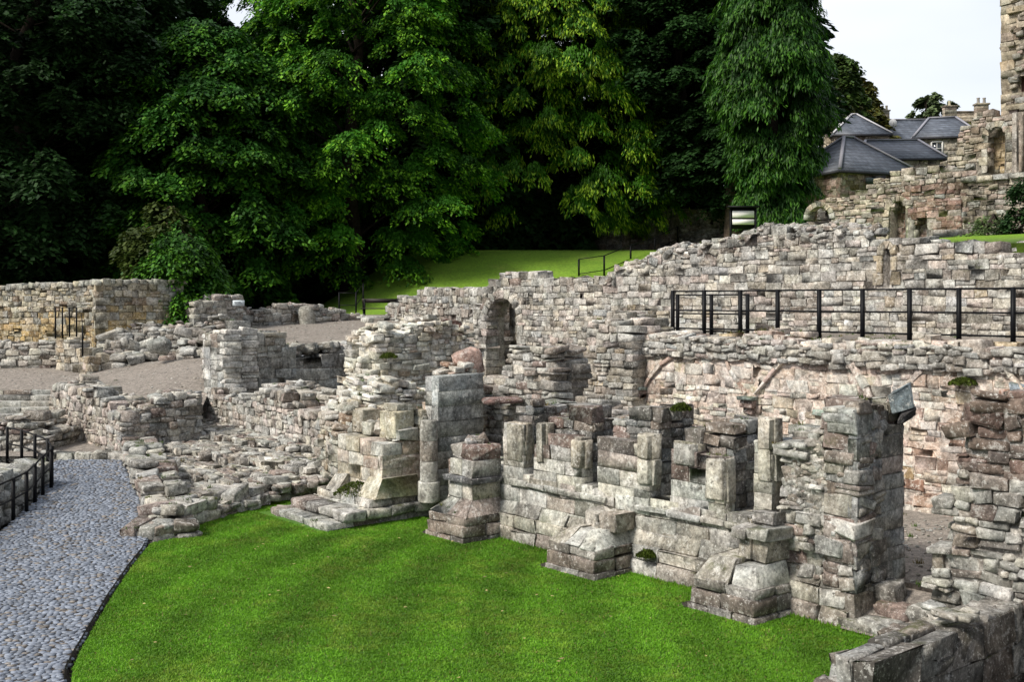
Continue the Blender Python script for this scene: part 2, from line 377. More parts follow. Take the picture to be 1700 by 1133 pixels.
def wall(name, label, cat, A, B, T, base, pp, mat=M_ST, build=True, M=None, group=None, scatter=0, **k):
    """A, B = (px, Y) of the front line; pp = [(px, py)] of its top in the photo"""
    fr = Frame(xy(*A), xy(*B), T); M = M or Masonry()
    H = lay(M, fr, base, fr.prof(pp), **k)
    for _ in range(scatter):
        a = random.uniform(.1, fr.L-.1); t = random.uniform(.05, T-.05); sz = random.uniform(.08, .2); z = H(a)
        M.box(fr.P(a, t, z-.07), np.append(fr.d*sz*1.4, 0), np.append(fr.n*sz, 0), (0, 0, sz*random.uniform(.4, .8)), pick(k.get('cap', (k.get('pal', 'rubble'),))[0]), .05, .015, 4, .25)
    if not build: return M, fr
    o = M.build(name, mat); tag(o, label, cat, group); o['_fr'] = 0
    return o, fr
def uwall(name, label, cat, v, T, base, pp, **k):
    a, b = pp[0][0], pp[-1][0]; return wall(name, label, cat, (a, Yv(a, v)), (b, Yv(b, v)), T, base, pp, **k)
def vwall(name, label, cat, u, T, base, pp, **k):
    a, b = pp[0][0], pp[-1][0]; return wall(name, label, cat, (a, Yu(a, u)), (b, Yu(b, u)), T, base, pp, **k)
def arch(fr, px0, px1, py_top, py_bot, pointed=False, Ypx=None):
    a0, a1 = fr.s_of(px0), fr.s_of(px1); c = (a0+a1)/2; hw = abs(a1-a0)/2; Y = (fr.A+fr.d*c)[1]
    zt, zb = zat(py_top, Y), zat(py_bot, Y); rise = hw*(1.6 if pointed else 1.0); zs = zt-rise
    def f(a, z):
        if z < zb or z > zt: return False
        x = abs(a-c)
        if z < zs: return x < hw
        if pointed: return x < hw*(1-((z-zs)/rise)**1.7)
        return x*x/(hw*hw)+(z-zs)**2/(rise*rise) < 1
    return f, (c, hw, zs, zb, zt, rise)
def voussoirs(M, fr, spec, w=.22, depth=.4, pal='upper', nst=11, pointed=False, jamb=True, prot=.03, jl=.3):
    c, hw, zs, zb, zt, rise = spec
    def pnt(th, k):      # th 0..pi
        x = cos(th); z = sin(th)
        if pointed:
            zz = abs(z)**.8; return c+(hw+k)*x, zs+(rise+k)*zz
        return c+(hw+k)*x, zs+(rise+k)*z
    for i in range(nst):
        t0, t1 = pi*i/nst+.012, pi*(i+1)/nst-.012
        c8 = []
        for t, k in ((t0, 0), (t0, w), (t1, 0), (t1, w)):
            pass
        for th in (t1, t0):
            for dt in (-prot, depth):
                for k in (0, w):
                    a, z = pnt(th, k); c8.append(fr.P(a, dt, z))
        M.stone(c8, pick(pal), .015, .006, 4)
    if jamb:
        for sgn in (-1, 1):
            z = zb; tog = 0
            while z < zs-.05:
                h = min(random.uniform(.22, .36), zs-z); ww = w*(1.0 if tog else 1.5)*jl/.3; tog = 1-tog
                a0 = c+sgn*hw if sgn > 0 else c-hw-ww
                M.box(fr.P(a0, -prot, z+.006), np.append(fr.d*ww, 0), np.append(fr.n*(depth+prot), 0), (0, 0, h-.012), pick(pal), .015, .006)
                z += h
# vertical bars and rails
def bars(name, segs, col, mat, parent=None):
    """segs: (p, q, half width a, half width b)"""
    V, Fq = [], []
    for p, q, a, b in segs:
        p = np.array(p, float); q = np.array(q, float); d = q-p; d /= np.linalg.norm(d)
        x = np.cross(d, (0, 0, 1)) if abs(d[2]) < .9 else np.array([UX, UY, 0]); x /= np.linalg.norm(x); y = np.cross(d, x)
        o = len(V)
        for e in (p, q):
            for sx, sy in ((-1, -1), (1, -1), (1, 1), (-1, 1)): V.append(e+x*a*sx+y*b*sy)
        Fq += [(o, o+1, o+5, o+4), (o+1, o+2, o+6, o+5), (o+2, o+3, o+7, o+6), (o+3, o, o+4, o+7), (o+3, o+2, o+1, o), (o+4, o+5, o+6, o+7)]
    return mk(name, V, np.array(Fq), col, mat, parent)
BLK = (.006, .0065, .008)
def railing(label, posts, group, h=1.0, railz=(.95, .5, .08), pw=.025, rw=.009, cat='railing', extra=0):
    """posts: world (x, y, z of the ground); every post a part, every rail a part"""
    c = np.mean(np.array(posts), 0)
    e = empty('iron_railing', (c[0], c[1], min(p[2] for p in posts)), label, cat, group); e['_o'] = list(e.location)
    for p in posts:
        bars('post', [((p[0], p[1], p[2]-.15), (p[0], p[1], p[2]+h), pw, pw)], BLK, M_IRON, e)
    for rz in railz:
        bars('rail', [((a[0], a[1], a[2]+rz), (b[0], b[1], b[2]+rz), rw, rw*1.5) for a, b in zip(posts[:-1], posts[1:])], BLK, M_IRON, e)
    return e
# ---------------------------------------------------------------- ground sheets
def sheet(name, pts, mat, kind='structure', sub=0, col=None):
    V = np.array(pts, float); n = len(V); Fl = [np.arange(n)[None]]
    if name.endswith('gravel') or name.endswith('terrace_grass') or name == 'court_ground':     # terraces are solid down to the ground
        W_ = V.copy(); W_[:,2] = -.4; V = np.concatenate([V, W_]); Fl.append(np.array([(i, (i+1) % n, n+(i+1) % n, n+i) for i in range(n)]))
    o = mk(name, V, Fl, col, mat); o['kind'] = kind; return o
def tern(x, y):
    """the hill behind the abbey"""
    S = lambda t: np.clip(t, 0, 1)**2*(3-2*np.clip(t, 0, 1))
    h = 2.2+.9*S((y-40)/7)
    left = S((x+11.5+(y-46)*.10)/8.5)
    h = h+3.75*S((y-45.5)/15.5)*left+1.0*S((y-60)/30)+6*S((y-62)/50)*S((x-8)/20)+.8*S((y-60)/40)
    # behind the upper wall on the right
    v = x*VX+y*VY
    h = np.maximum(h, np.where(x > 7, 2.2+3.7*S((v-22.5)/3.5)*S((x-7)/5)+.2*S((v-28)/8), 0))
    return h
xs = np.concatenate([np.linspace(-600, -60, 14), np.linspace(-50, 60, 140), np.linspace(70, 600, 14)])
ys = np.concatenate([np.linspace(38, 110, 110), np.linspace(120, 900, 20)])
XX, YY = np.meshgrid(xs, ys, indexing='ij'); ZZ = tern(XX, YY)+.04*rng.normal(size=XX.shape)*(YY > 63)
V = np.stack([XX, YY, ZZ], -1).reshape(-1, 3); nx, ny = XX.shape
ii, jj = np.meshgrid(np.arange(nx-1), np.arange(ny-1), indexing='ij'); q = (ii*ny+jj).ravel()
Fq = np.stack([q, q+ny, q+ny+1, q+1], 1)
cen = V[Fq].mean(1)
bank = (cen[:,1] < 61.5) & (cen[:,0] > -16)
def sub_mesh(name, mask, mat):
    f = Fq[mask]; u, inv = np.unique(f, return_inverse=True); o = mk(name, V[u], inv.reshape(f.shape), None, mat, smooth=True); o['kind'] = 'structure'; return o
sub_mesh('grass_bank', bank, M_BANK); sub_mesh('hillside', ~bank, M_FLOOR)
# broad base ground
sheet('ground', [(-600, -300, -.35), (600, -300, -.35), (600, 45, -.35), (-600, 45, -.35)], M_SOIL)
# right-hand upper terrace: from the upper wall back to the hill sheet
tp = [(*uv(u, v), z) for u, v, z in ((-18, 22.4, 5.2), (4, 22.4, 5.2), (4, 30, 5.85), (-18, 30, 5.85))]
sheet('upper_terrace_grass', tp, M_BANK)
tp = [(*uv(u, v), z) for u, v, z in ((-15.6, 17.4, 3.2), (4, 17.4, 3.2), (4, 22.6, 3.25), (-15.6, 22.6, 3.25))]
sheet('walkway_gravel', tp, M_GRAV)
tp = [(*uv(u, v), 1.3) for u, v in ((-36, 17.3), (-15.7, 17.3), (-15.7, 27), (-36, 27))]
sheet('court_ground', tp, M_GRAV)
tp = [(*uv(u, v), .45) for u, v in ((-34, 12.6), (4, 12.6), (4, 17.4), (-34, 17.4))]
sheet('room_floor_gravel', tp, M_GRAV)
# ---------------------------------------------------------------- lawn and cobbled path
LAWN = [gp(250, 903), gp(222, 938), gp(190, 985), gp(160, 1035), gp(133, 1083), gp(121, 1110), gp(118, 1133), gp(150, 1260), gp(300, 1420), gp(1900, 1420),
        (*uv(-5.6, 9.0), 0), (*uv(-5.6, 11.9), 0), (*uv(-15.8, 11.9), 0), (*uv(-19, 12.2), 0), gp(545, 818), gp(440, 832), gp(370, 845), gp(310, 868), gp(300, 892)]
LP = np.array([(p[0], p[1]) for p in LAWN])
def inside(P, poly):
    x, y = P[:,0], P[:,1]; r = np.zeros(len(P), bool); j = len(poly)-1
    for i in range(len(poly)):
        xi, yi = poly[i]; xj, yj = poly[j]
        c = ((yi > y) != (yj > y)) & (x < (xj-xi)*(y-yi)/(yj-yi+1e-12)+xi); r ^= c; j = i
    return r
def vnoise(P, s, seed):
    r = np.random.default_rng(seed).random((64, 64)); q = P/s; i = np.floor(q).astype(int); f = q-i; f = f*f*(3-2*f)
    g = lambda a, b: r[(i[:,0]+a) % 64, (i[:,1]+b) % 64]
    return (g(0,0)*(1-f[:,0])+g(1,0)*f[:,0])*(1-f[:,1])+(g(0,1)*(1-f[:,0])+g(1,1)*f[:,0])*f[:,1]
sheet('lawn', [(p[0], p[1], 0.0) for p in LAWN], M_LAWN)
NB = 420000
lo, hi = LP.min(0), LP.max(0); lo[1] = max(lo[1], 9.5); hi[0] = 7.0
P = lo+rng.random((NB*2, 2))*(hi-lo); P = P[inside(P, LP)][:NB]
uu = P[:,0]*UX+P[:,1]*UY; vv = P[:,0]*VX+P[:,1]*VY
bad = vv > 11.62
for u0 in (-14.11, -11.05, -8.25): bad |= (uu > u0-1.24) & (uu < u0+.01) & (vv > 10.85)
bad |= (uu > -18.75) & (uu < -16.5) & (vv > 9.55)
bad |= (uu > -5.95) & (vv > 8.6)
P = P[~bad]; n = len(P)
ht = rng.uniform(.012, .028, n); ht *= np.where(((P[:,0]*VX+P[:,1]*VY) > 11.48) & (rng.random(n) < .35), rng.uniform(1.2, 3.0, n), 1); wd = rng.uniform(.006, .011, n); an = rng.uniform(0, 2*pi, n); ln = rng.normal(size=(n, 2))*.014
d = np.stack([np.cos(an), np.sin(an)], 1)*wd[:,None]
V = np.zeros((n, 3, 3)); V[:,0,:2] = P-d; V[:,1,:2] = P+d; V[:,2,:2] = P+ln; V[:,2,2] = ht
stripe = np.clip(np.sin((P[:,0]-.035*(P[:,1]-13)**2)*2*pi/1.25+.25*np.sin(P[:,1]*.9))*1.5, -1, 1)*.5+.5
yl = np.clip((vnoise(P, .9, 3)*.35+vnoise(P, .16, 4)*.4+vnoise(P*np.array([1, .4]), .3, 9)*.25-.52)*4, 0, 1)*.55
br = (.80+.28*stripe+.42*(vnoise(P, 2.2, 5)-.5)+.3*(vnoise(P, .35, 6)-.5))*rng.uniform(.82, 1.18, n)
cA = np.array([.108, .255, .015]); cB = np.array([.20, .28, .035]); col = (cA*(1-yl[:,None])+cB*yl[:,None])*br[:,None]*1.25
dry = rng.random(n) < .03; col[dry] = np.array([.22, .19, .07])*rng.uniform(.6, 1.2, (dry.sum(), 1))
o = mk('lawn_grass', V.reshape(-1, 3), np.arange(n*3).reshape(-1, 3), np.repeat(col, 3, 0), M_BLADE)
tag(o, 'short mown bright green grass of the lawn below the ruined range', 'grass', kind='stuff')
# fallen leaves dotted on the lawn
Lv = P[rng.choice(n, 70)]; k = len(Lv); a = rng.uniform(0, 2*pi, k); s = rng.uniform(.012, .03, k)
V = np.zeros((k, 4, 3))
for i in range(4):
    V[:,i,0] = Lv[:,0]+np.cos(a+i*pi/2)*s*(1.3 if i % 2 else .7); V[:,i,1] = Lv[:,1]+np.sin(a+i*pi/2)*s; V[:,i,2] = .04+rng.uniform(0, .012, k)
o = mk('fallen_leaves', V.reshape(-1, 3), np.arange(k*4).reshape(-1, 4), np.repeat(np.array([.30, .25, .10])*rng.uniform(.5, 1.6, (k, 1)), 4, 0), M_PLAIN)
tag(o, 'pale fallen leaves dotted over the mown lawn', 'fallen leaves', kind='stuff')
def pz(Y): return np.maximum(0, (Y-17.5)*.045)
def pathpt(px, py):
    Y = 20.0
    for _ in range(30): Y = (EYE-float(pz(Y)))*F/(py-HOR)
    return ((px-850)/F*Y, Y)
PATH = [pathpt(*p) for p in ((92, 764), (200, 764), (232, 830), (246, 893), (236, 912), (212, 942), (180, 988), (150, 1038), (122, 1085), (108, 1112), (106, 1133), (140, 1260), (290, 1420), (-900, 1420), (-900, 1100), (-200, 950), (0, 884), (60, 832))]
PP = np.array(PATH)
# path bed as strips so that it follows the rise
bx = []; bf = []
yy = np.linspace(PP[:,1].min(), PP[:,1].max(), 40)
for i, y in enumerate(yy):
    xsn = []
    for a in range(len(PP)):
        x0, y0 = PP[a]; x1, y1 = PP[(a+1) % len(PP)]
        if (y0-y)*(y1-y) <= 0 and y0 != y1: xsn.append(x0+(x1-x0)*(y-y0)/(y1-y0))
    bx += [(min(xsn), y, float(pz(y))-.004), (max(xsn), y, float(pz(y))-.004)]
    if i: bf.append((2*i-2, 2*i-1, 2*i+1, 2*i))
o = mk('path_bed', bx, np.array(bf), None, M_SOIL); o['kind'] = 'structure'
M = Masonry(); g = .074
x0, y0 = PP.min(0); x1, y1 = PP.max(0); x0 = max(x0, -11.6)
y = max(y0, 9.5); row = 0
pts = []
while y < y1:
    x = x0+(row % 2)*g*.5
    while x < x1: pts.append((x+random.gauss(0, .011), y+random.gauss(0, .009))); x += g*random.uniform(.92, 1.25)
    y += g*.86; row += 1
pts = np.array(pts); pts = pts[inside(pts, PP)]; pts = pts[(pts[:,0] > -.53*pts[:,1])]
for x, y in pts:
    a = random.gauss(0, .35); sx = g*random.uniform(.85, 1.35); sy = g*random.uniform(.74, 1.0); z = float(pz(y)); h = .029+random.gauss(0, .003)
    f = random.uniform(.6, 1.3); col = (.19*f, .218*f, .268*f)
    if random.random() < .12: col = (.22*f, .20*f, .18*f)
    M.box((x-sx/2*cos(a)+sy/2*sin(a), y-sx/2*sin(a)-sy/2*cos(a), z-.03), (sx*cos(a), sx*sin(a), 0), (-sy*sin(a), sy*cos(a), 0), (0, 0, h+.01), col, .014, .004, 3)
o = M.build('cobbled_path', M_COB, smooth=True); o['kind'] = 'structure'
# dark drain along the lawn edge
e1 = [(246, 893), (236, 912), (212, 942), (180, 988), (150, 1038), (122, 1085), (108, 1112), (106, 1133), (140, 1260)]
e2 = [(256, 903), (250, 905), (224, 938), (192, 985), (162, 1035), (135, 1083), (123, 1110), (120, 1133), (155, 1260)]
V = []; Fc = []
for i, (a, b) in enumerate(zip(e1, e2)):
    pa, pb = gp(*a), gp(*b); V += [(pa[0], pa[1], .035), (pa[0]+.03, pa[1], -.08), (pb[0], pb[1], -.08), (pb[0], pb[1], .0)]
    if i:
        for k in range(3): Fc.append((4*i-4+k, 4*i-3+k, 4*i+1+k, 4*i+k))
o = mk('drain_channel', V, np.array(Fc), (.012, .012, .012), M_SOIL); o['kind'] = 'structure'
# ---------------------------------------------------------------- the range beside the lawn
def stone_uv(M, u0, u1, v0, v1, z0, z1, pal, r=.02, rough=.006, split=None, n=4):
    """ashlar course over the rectangle, split into blocks along its longer side, real blocks on the outside"""
    if split is None: split = max(1, round((u1-u0)/.42))
    us = [u0+(u1-u0)*i/split+(random.uniform(-.06, .06) if 0 < i < split else 0) for i in range(split+1)]
    vn = max(1, round((v1-v0)/.5)); vl = [v0+(v1-v0)*i/vn+(random.uniform(-.05, .05) if 0 < i < vn else 0) for i in range(vn+1)]
    for a, b in zip(us[:-1], us[1:]):
        for c, d in zip(vl[:-1], vl[1:]):
            o = uv(a+.004, c+.004); col = pick(pal) if isinstance(pal, (str, dict)) else pal
            M.box((*o, z0+.003), (UX*(b-a-.008), UY*(b-a-.008), 0), (VX*(d-c-.008), VY*(d-c-.008), 0), (0, 0, z1-z0-.006+random.uniform(-.006, .006)), col, r, rough, n, .006)
def slope_uv(M, u0, u1, v0, v1, z0, z1, du0, du1, dv0, dv1, pal, split=2):
    """weathering course: bottom rectangle, top rectangle drawn in by du/dv on each side"""
    for i in range(split):
        a0, a1 = u0+(u1-u0)*i/split+.004, u0+(u1-u0)*(i+1)/split-.004
        U0, U1 = u0+du0, u1-du1; b0, b1 = U0+(U1-U0)*i/split+.004, U0+(U1-U0)*(i+1)/split-.004
        c8 = []
        for ub, ut in ((a0, b0), (a1, b1)):
            for vb, vt in ((v0, v0+dv0), (v1, v1-dv1)):
                c8 += [(*uv(ub, vb), z0), (*uv(ut, vt), z1)]
        M.stone(c8, pick(pal), .02, .008)
VF = 11.8
main = Masonry()
PR = [(745, 775), (835, 775), (836, 702), (868, 700), (871, 772), (884, 772), (886, 703), (905, 706), (907, 716), (984, 728), (986, 790), (1002, 790), (1004, 745), (1048, 742), (1050, 722), (1092, 720),
      (1094, 808), (1112, 810), (1114, 735), (1160, 736), (1162, 757), (1219, 756), (1221, 836), (1250, 838), (1252, 695), (1297, 694), (1299, 742)]
PR2 = [(1283, 738), (1330, 735), (1352, 722), (1375, 705), (1400, 690), (1427, 672)]
frm = Frame(uv(Uv(745, VF), VF), uv(Uv(1284, VF), VF), .98)
AK = dict(hs=(.19, .26), ls=(.34, .78), pal='range_', r=.010, rough=.0035, prot=.003, rot=.002, mortar=(.38, .35, .29))
lay(main, frm, .38, [(0, 1.08), (frm.L, 1.08)], rag=.012, **AK)
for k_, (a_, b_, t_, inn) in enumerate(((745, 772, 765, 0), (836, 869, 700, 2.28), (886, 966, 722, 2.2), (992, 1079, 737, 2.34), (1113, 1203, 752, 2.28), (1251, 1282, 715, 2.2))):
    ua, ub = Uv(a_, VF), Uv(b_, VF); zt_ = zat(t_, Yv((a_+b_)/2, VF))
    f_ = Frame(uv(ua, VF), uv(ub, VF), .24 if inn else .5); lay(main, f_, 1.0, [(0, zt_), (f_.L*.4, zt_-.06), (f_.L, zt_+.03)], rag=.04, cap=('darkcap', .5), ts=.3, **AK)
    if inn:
        f_ = Frame(uv(ua+.10, VF+.24), uv(ub-.01, VF+.24), .76); lay(main, f_, 1.0, [(0, inn-.25), (f_.L*.3, inn), (f_.L*.8, inn+.03), (f_.L, inn-.05)], hs=(.1, .2), ls=(.2, .4), pal=dict(grey=2, dark=3, blue=3, brown=1), r=.015, rough=.007, prot=.012, rag=.04, rot=.012, cap=('darkcap', .6), mortar=(.16, .15, .14), ts=.3)  # slot shade put into darker stone and mortar of the blue-grey inner piers
PR2 = [(1299, 742), (1330, 735), (1352, 722), (1375, 705), (1400, 690), (1427, 672)]
uwall('', '', '', VF, .46, .38, PR2, build=False, M=main, hs=(.09, .2), ls=(.14, .36), pal='low', r=.035, rough=.016, prot=.05, rag=.02, rot=.06, mortar=(.30, .27, .23))
# inner skin, taller where the window jambs stood
PI_ = [(-16.1, 1.9), (-15.3, 1.95), (-14.6, 2.05), (-14.5, 2.28), (-13.72, 2.28), (-13.70, 1.26), (-13.25, 1.26), (-13.2, 1.95), (-13.0, 2.16), (-12.05, 2.18), (-12.03, 1.26), (-11.6, 1.26), (-11.58, 2.2), (-11.4, 2.32), (-10.72, 2.33),
       (-10.70, 1.26), (-10.15, 1.26), (-10.12, 2.0), (-10.0, 2.26), (-9.38, 2.28), (-9.36, 1.26), (-8.95, 1.26), (-8.93, 2.1), (-8.5, 2.2), (-8.1, 2.4), (-7.75, 2.62), (-7.45, 2.66)]
fri = Frame(uv(-8.95, VF+.42), uv(-7.45, VF+.42), .6)
lay(main, fri, .4, [((a+8.95), z) for a, z in PI_ if a > -8.96], hs=(.1, .22), ls=(.2, .45), pal='range_', r=.02, rough=.01, prot=.02, rag=.03, rot=.02, cap=('darkcap', .55), mortar=(.26, .24, .21))
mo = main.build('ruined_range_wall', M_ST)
tag(mo, 'broken wall of the range above the lawn, with window gaps and stepped buttresses', 'ruined wall')
# lower plinth with its chamfered course
M = Masonry(); u = -15.7
while u < -7.62:
    l = min(random.uniform(.4, .75), -7.5-u); l = max(l, .15)
    stone_uv(M, u, u+l, VF-.16, VF+.1, 0-.1, .21, 'range_', .025, .012, 1)
    stone_uv(M, u, u+l, VF-.13, VF+.1, .21, .42, 'range_', .02, .01, 1)
    slope_uv(M, u, u+l, VF-.1, VF+.1, .42, .66, 0, 0, .12, 0, 'range_', 1)
    u += l
M.build('plinth', M_DK, mo)
M = Masonry(); u = -14
while u < -8.3:
    l = random.uniform(.35, .75)
    if random.random() < .93: stone_uv(M, u, u+l, VF-.07, VF+.1, .90, 1.0, dict(cream=3, light=3, grey=2), .03, .008, 1)
    u += l
M.build('string_course', M_ST, mo)
# rough rubble face near the east end of the range, standing out of the core
M = Masonry()
for _ in range(330):
    px = random.uniform(1300, 1405); Y = Yv(px, VF-.02); z = random.uniform(.75, 2.15); top = np.interp(px, [1300, 1330, 1400, 1427], [742, 735, 690, 672])
    if z > zat(top, Y)-.05: continue
    s = random.uniform(.08, .24); c = xy(px, Y)
    M.box((c[0], c[1], z), (UX*s, UY*s, 0), (VX*.3, VY*.3, 0), (0, 0, s*random.uniform(.35, .7)), pick('low'), .05, .018, 4, .18)
M.build('rubble_facing', M_DK, mo)
# buttresses
def buttress(ur, kind):
    M = Masonry(); ul = ur-1.08; vf = 10.86
    Mb = Masonry(); LB = dict(brown=3, grey=2, dark=1, pink=1)
    stone_uv(Mb, ul+.01, ur-.01, vf+.01, VF+.05, -.1, .07, LB, .02, .006, 3)
    stone_uv(Mb, ul+.03, ur-.03, vf+.03, VF+.05, .07, .27, LB, .03, .006, 2)
    stone_uv(Mb, ul+.05, ur-.05, vf+.05, VF+.05, .27, .41, LB, .03, .006, 2)
    if kind == 1:
        slope_uv(M, ul+.05, ur-.05, vf+.05, VF, .40, .66, .2, .12, .28, 0, 'range_', 2)
        stone_uv(M, ul+.24, ur-.16, vf+.34, VF, .66, .92, 'range_', .02, .006, 2)
        stone_uv(M, ul+.17, ur-.1, vf+.26, VF, .92, 1.02, (.16, .16, .17), .02, .006, 1)
        stone_uv(M, ul+.24, ur-.16, vf+.34, VF, 1.02, 1.32, 'range_', .02, .008, 2)
        stone_uv(M, ul+.26, ur-.18, vf+.36, VF, 1.32, 1.58, 'darkcap', .04, .02, 2)
        for _ in range(9):
            a, b = random.uniform(ul+.3, ur-.4), random.uniform(vf+.4, VF-.2); s = random.uniform(.12, .24)
            M.box((*uv(a, b), 1.54), (s, 0, 0), (0, s*.8, 0), (0, 0, .1), pick('darkcap'), .05, .02, 4, .3)
    elif kind == 2:
        slope_uv(M, ul+.05, ur-.05, vf+.05, VF, .40, .62, .22, .2, .3, 0, 'range_', 3)
        for _ in range(8):
            a, b = random.uniform(ul+.25, ur-.45), random.uniform(vf+.45, VF-.15); s = random.uniform(.2, .36)
            M.box((*uv(a, b), .58), (s, 0, 0), (0, s*.7, 0), (0, 0, random.uniform(.1, .24)), pick('range_'), .05, .02, 4, .2)
        stone_uv(M, ul+.3, ur-.1, VF-.4, VF, .62, .86, 'range_', .03, .014, 2)
    else:
        slope_uv(M, ul+.05, ul+.62, vf+.05, VF-.1, .40, .70, .16, 0, .2, 0, 'range_', 1)
        slope_uv(M, ul+.64, ur-.04, vf+.12, VF-.1, .40, .66, 0, .1, .1, 0, 'range_', 1)
        stone_uv(M, ul+.5, ur-.12, vf+.42, VF, .68, .95, 'range_', .02, .008, 2)
        stone_uv(M, ul+.44, ur-.06, vf+.34, VF, .95, 1.1, 'range_', .035, .012, 2)
        stone_uv(M, ul+.55, ur-.2, VF-.3, VF, 1.1, 1.26, 'darkcap', .03, .01, 1)
    bt = M.build('buttress', M_ST, mo); Mb.build('base', M_DK, bt); sheet('bare_soil', [(*uv(ul-.20, vf+.12), .006), (*uv(ul-.03, vf-.03), .006), (*uv(ul+.1, vf+.05), .006), (*uv(ul+.1, VF), .006), (*uv(ul-.1, VF), .006)], M_SOIL)
    return bt
buttress(-14.11, 1); buttress(-11.05, 2); buttress(-8.25, 3)
# tall window jambs on the sill
def post_px(px0, px1, py0, py1, v, dep, pal, name='window_jamb', mat=M_ST, r=.03):
    M = Masonry(); u0, u1 = Uv(px0, v), Uv(px1, v); Y = Yv((px0+px1)/2, v); z0, z1 = zat(py1, Y), zat(py0, Y)
    nb = max(1, round((z1-z0)/.45)); 
    for i in range(nb):
        a, b = z0+(z1-z0)*i/nb, z0+(z1-z0)*(i+1)/nb
        c8 = []
        for uu_ in (u0, u1):
            for vv_ in (v, v+dep):
                ch = .05 if (vv_ == v) else 0
                for zz in (a+.003, b-.003): c8.append((*uv(uu_+(ch if uu_ == u0 else -ch), vv_), zz))
        M.stone(c8, pick(pal), r, .006)
        M.box((*uv(u0, v+.08), a), (UX*(u1-u0), UY*(u1-u0), 0), (VX*(dep-.1), VY*(dep-.1), 0), (0, 0, b-a), pick(pal), .02, .006)
    return M.build(name, mat, mo)
JP = dict(buff=3, cream=3, sage=2)
post_px(1053, 1079, 722, 806, VF-.05, .26, JP); post_px(1252, 1282, 694, 800, VF-.05, .26, JP); post_px(1113, 1155, 738, 772, VF-.03, .24, JP)
post_px(1166, 1203, 762, 832, VF-.05, .26, JP); post_px(943, 967, 732, 778, VF-.05, .26, JP); post_px(837, 868, 704, 766, VF-.03, .24, JP); post_px(887, 903, 704, 768, VF-.03, .24, JP)
# corner pier at the doorway
M = Masonry(); fr = Frame(uv(-7.82, VF-.06), uv(-7.43, VF-.06), 1.1)
lay(M, fr, .42, [(0, zat(685, 13.7)), (.39, zat(668, 13.4))], hs=(.2, .34), ls=(.3, .5), pal=dict(grey=3, cream=3, red=1.4, brown=2, blue=1.5, pink=1.5), r=.025, rough=.01, prot=.02, rag=.01, rot=.015, ts=.4, cap=('ashgrey', .7))
M.build('corner_pier', M_ST, mo)
M = Masonry(); z = .42
while z < 2.32:
    h = random.uniform(.14, .34); h = min(h, 2.42-z); v = VF-.08
    while v < VF+1.0:
        l = min(random.uniform(.28, .62), VF+1.04-v)
        if l > .1: stone_uv(M, -7.5, -7.385+random.uniform(0, .012), v, v+l, z, z+h, dict(grey=4, blue=3, brown=1, pink=.7), .012, .004, 1)
        v += l
    z += h
stone_uv(M, -7.66, -7.37, VF-.12, VF+1.03, -.12, .42, 'low', .02, .008, 1)
M.build('door_reveal', M_ST, mo)
M = Masonry(); stone_uv(M, -7.8, -7.36, VF-.1, VF+.28, 2.36, 2.66, 'ashgrey', .03, .012, 1); M.build('cap_stone', M_ST, mo)
M = Masonry()
for i in range(22):
    px = random.uniform(1400, 1440); u_ = random.uniform(-7.9, -7.3); v_ = VF+random.uniform(-.3, .9); s = random.uniform(.25, .5)
for i, (u_, v_, z_, s) in enumerate([(-7.55, VF-.2, -.05, .5), (-7.3, VF-.2, -.08, .45), (-7.1, VF, -.02, .4), (-6.95, VF-.3, -.02, .35), (-6.7, VF-.1, 0, .5), (-7.3, VF+.15, .12, .45), (-6.9, VF+.2, .1, .5), (-7.4, VF+.3, .25, .3)]):
    M.box((*uv(u_, v_), z_), (UX*s, UY*s, 0), (VX*.34, VY*.34, 0), (0, 0, random.uniform(.16, .26)), pick('low'), .05, .02, 4, .06)
o = M.build('door_step', M_DK); tag(o, 'worn brown doorstep stones at the gap east of the range pier', 'doorstep')
sheet('door_threshold_soil', [(*uv(-7.5, 11.55), .02), (*uv(-5.9, 11.55), .02), (*uv(-5.7, 12.75), .44), (*uv(-7.5, 12.75), .44)], M_GRAV)
# tilted blue-grey slab lying on the pier
M = Masonry(); p = pt(1482, 690, Yv(1482, 12.5)); M.box(p, (.28, .05, .10), (.15, .34, .02), (-.07, 0, .26), (.24, .33, .38), .02, .008); M.box((p[0]+.05, p[1], p[2]-.13), (.25, .05, .09), (.1, .25, 0), (.02, 0, .14), (.1, .1, .11), .04, .015)
o = M.build('tilted_slab', M_ST); tag(o, 'tilted blue grey slab lying on top of the pier beside the doorway', 'stone slab')
# right-hand jamb wall
o, _ = uwall('doorway_wall', 'ragged dark red and cream rubble wall at the right edge, across the doorway from the pier', 'ruined wall', 11.9, 1.0, -.1,
   [(1548, 892), (1572, 892), (1574, 800), (1582, 760), (1584, 712), (1612, 690), (1650, 670), (1700, 650), (1850, 620)], mat=M_DK, hs=(.07, .2), ls=(.12, .38), pal=lambda a, z: dict(red=5, brown=3, dark=2) if z > 1.95 else 'low', r=.03, rough=.014, prot=.04, rag=.05, rot=.05, mortar=(.28, .25, .22))
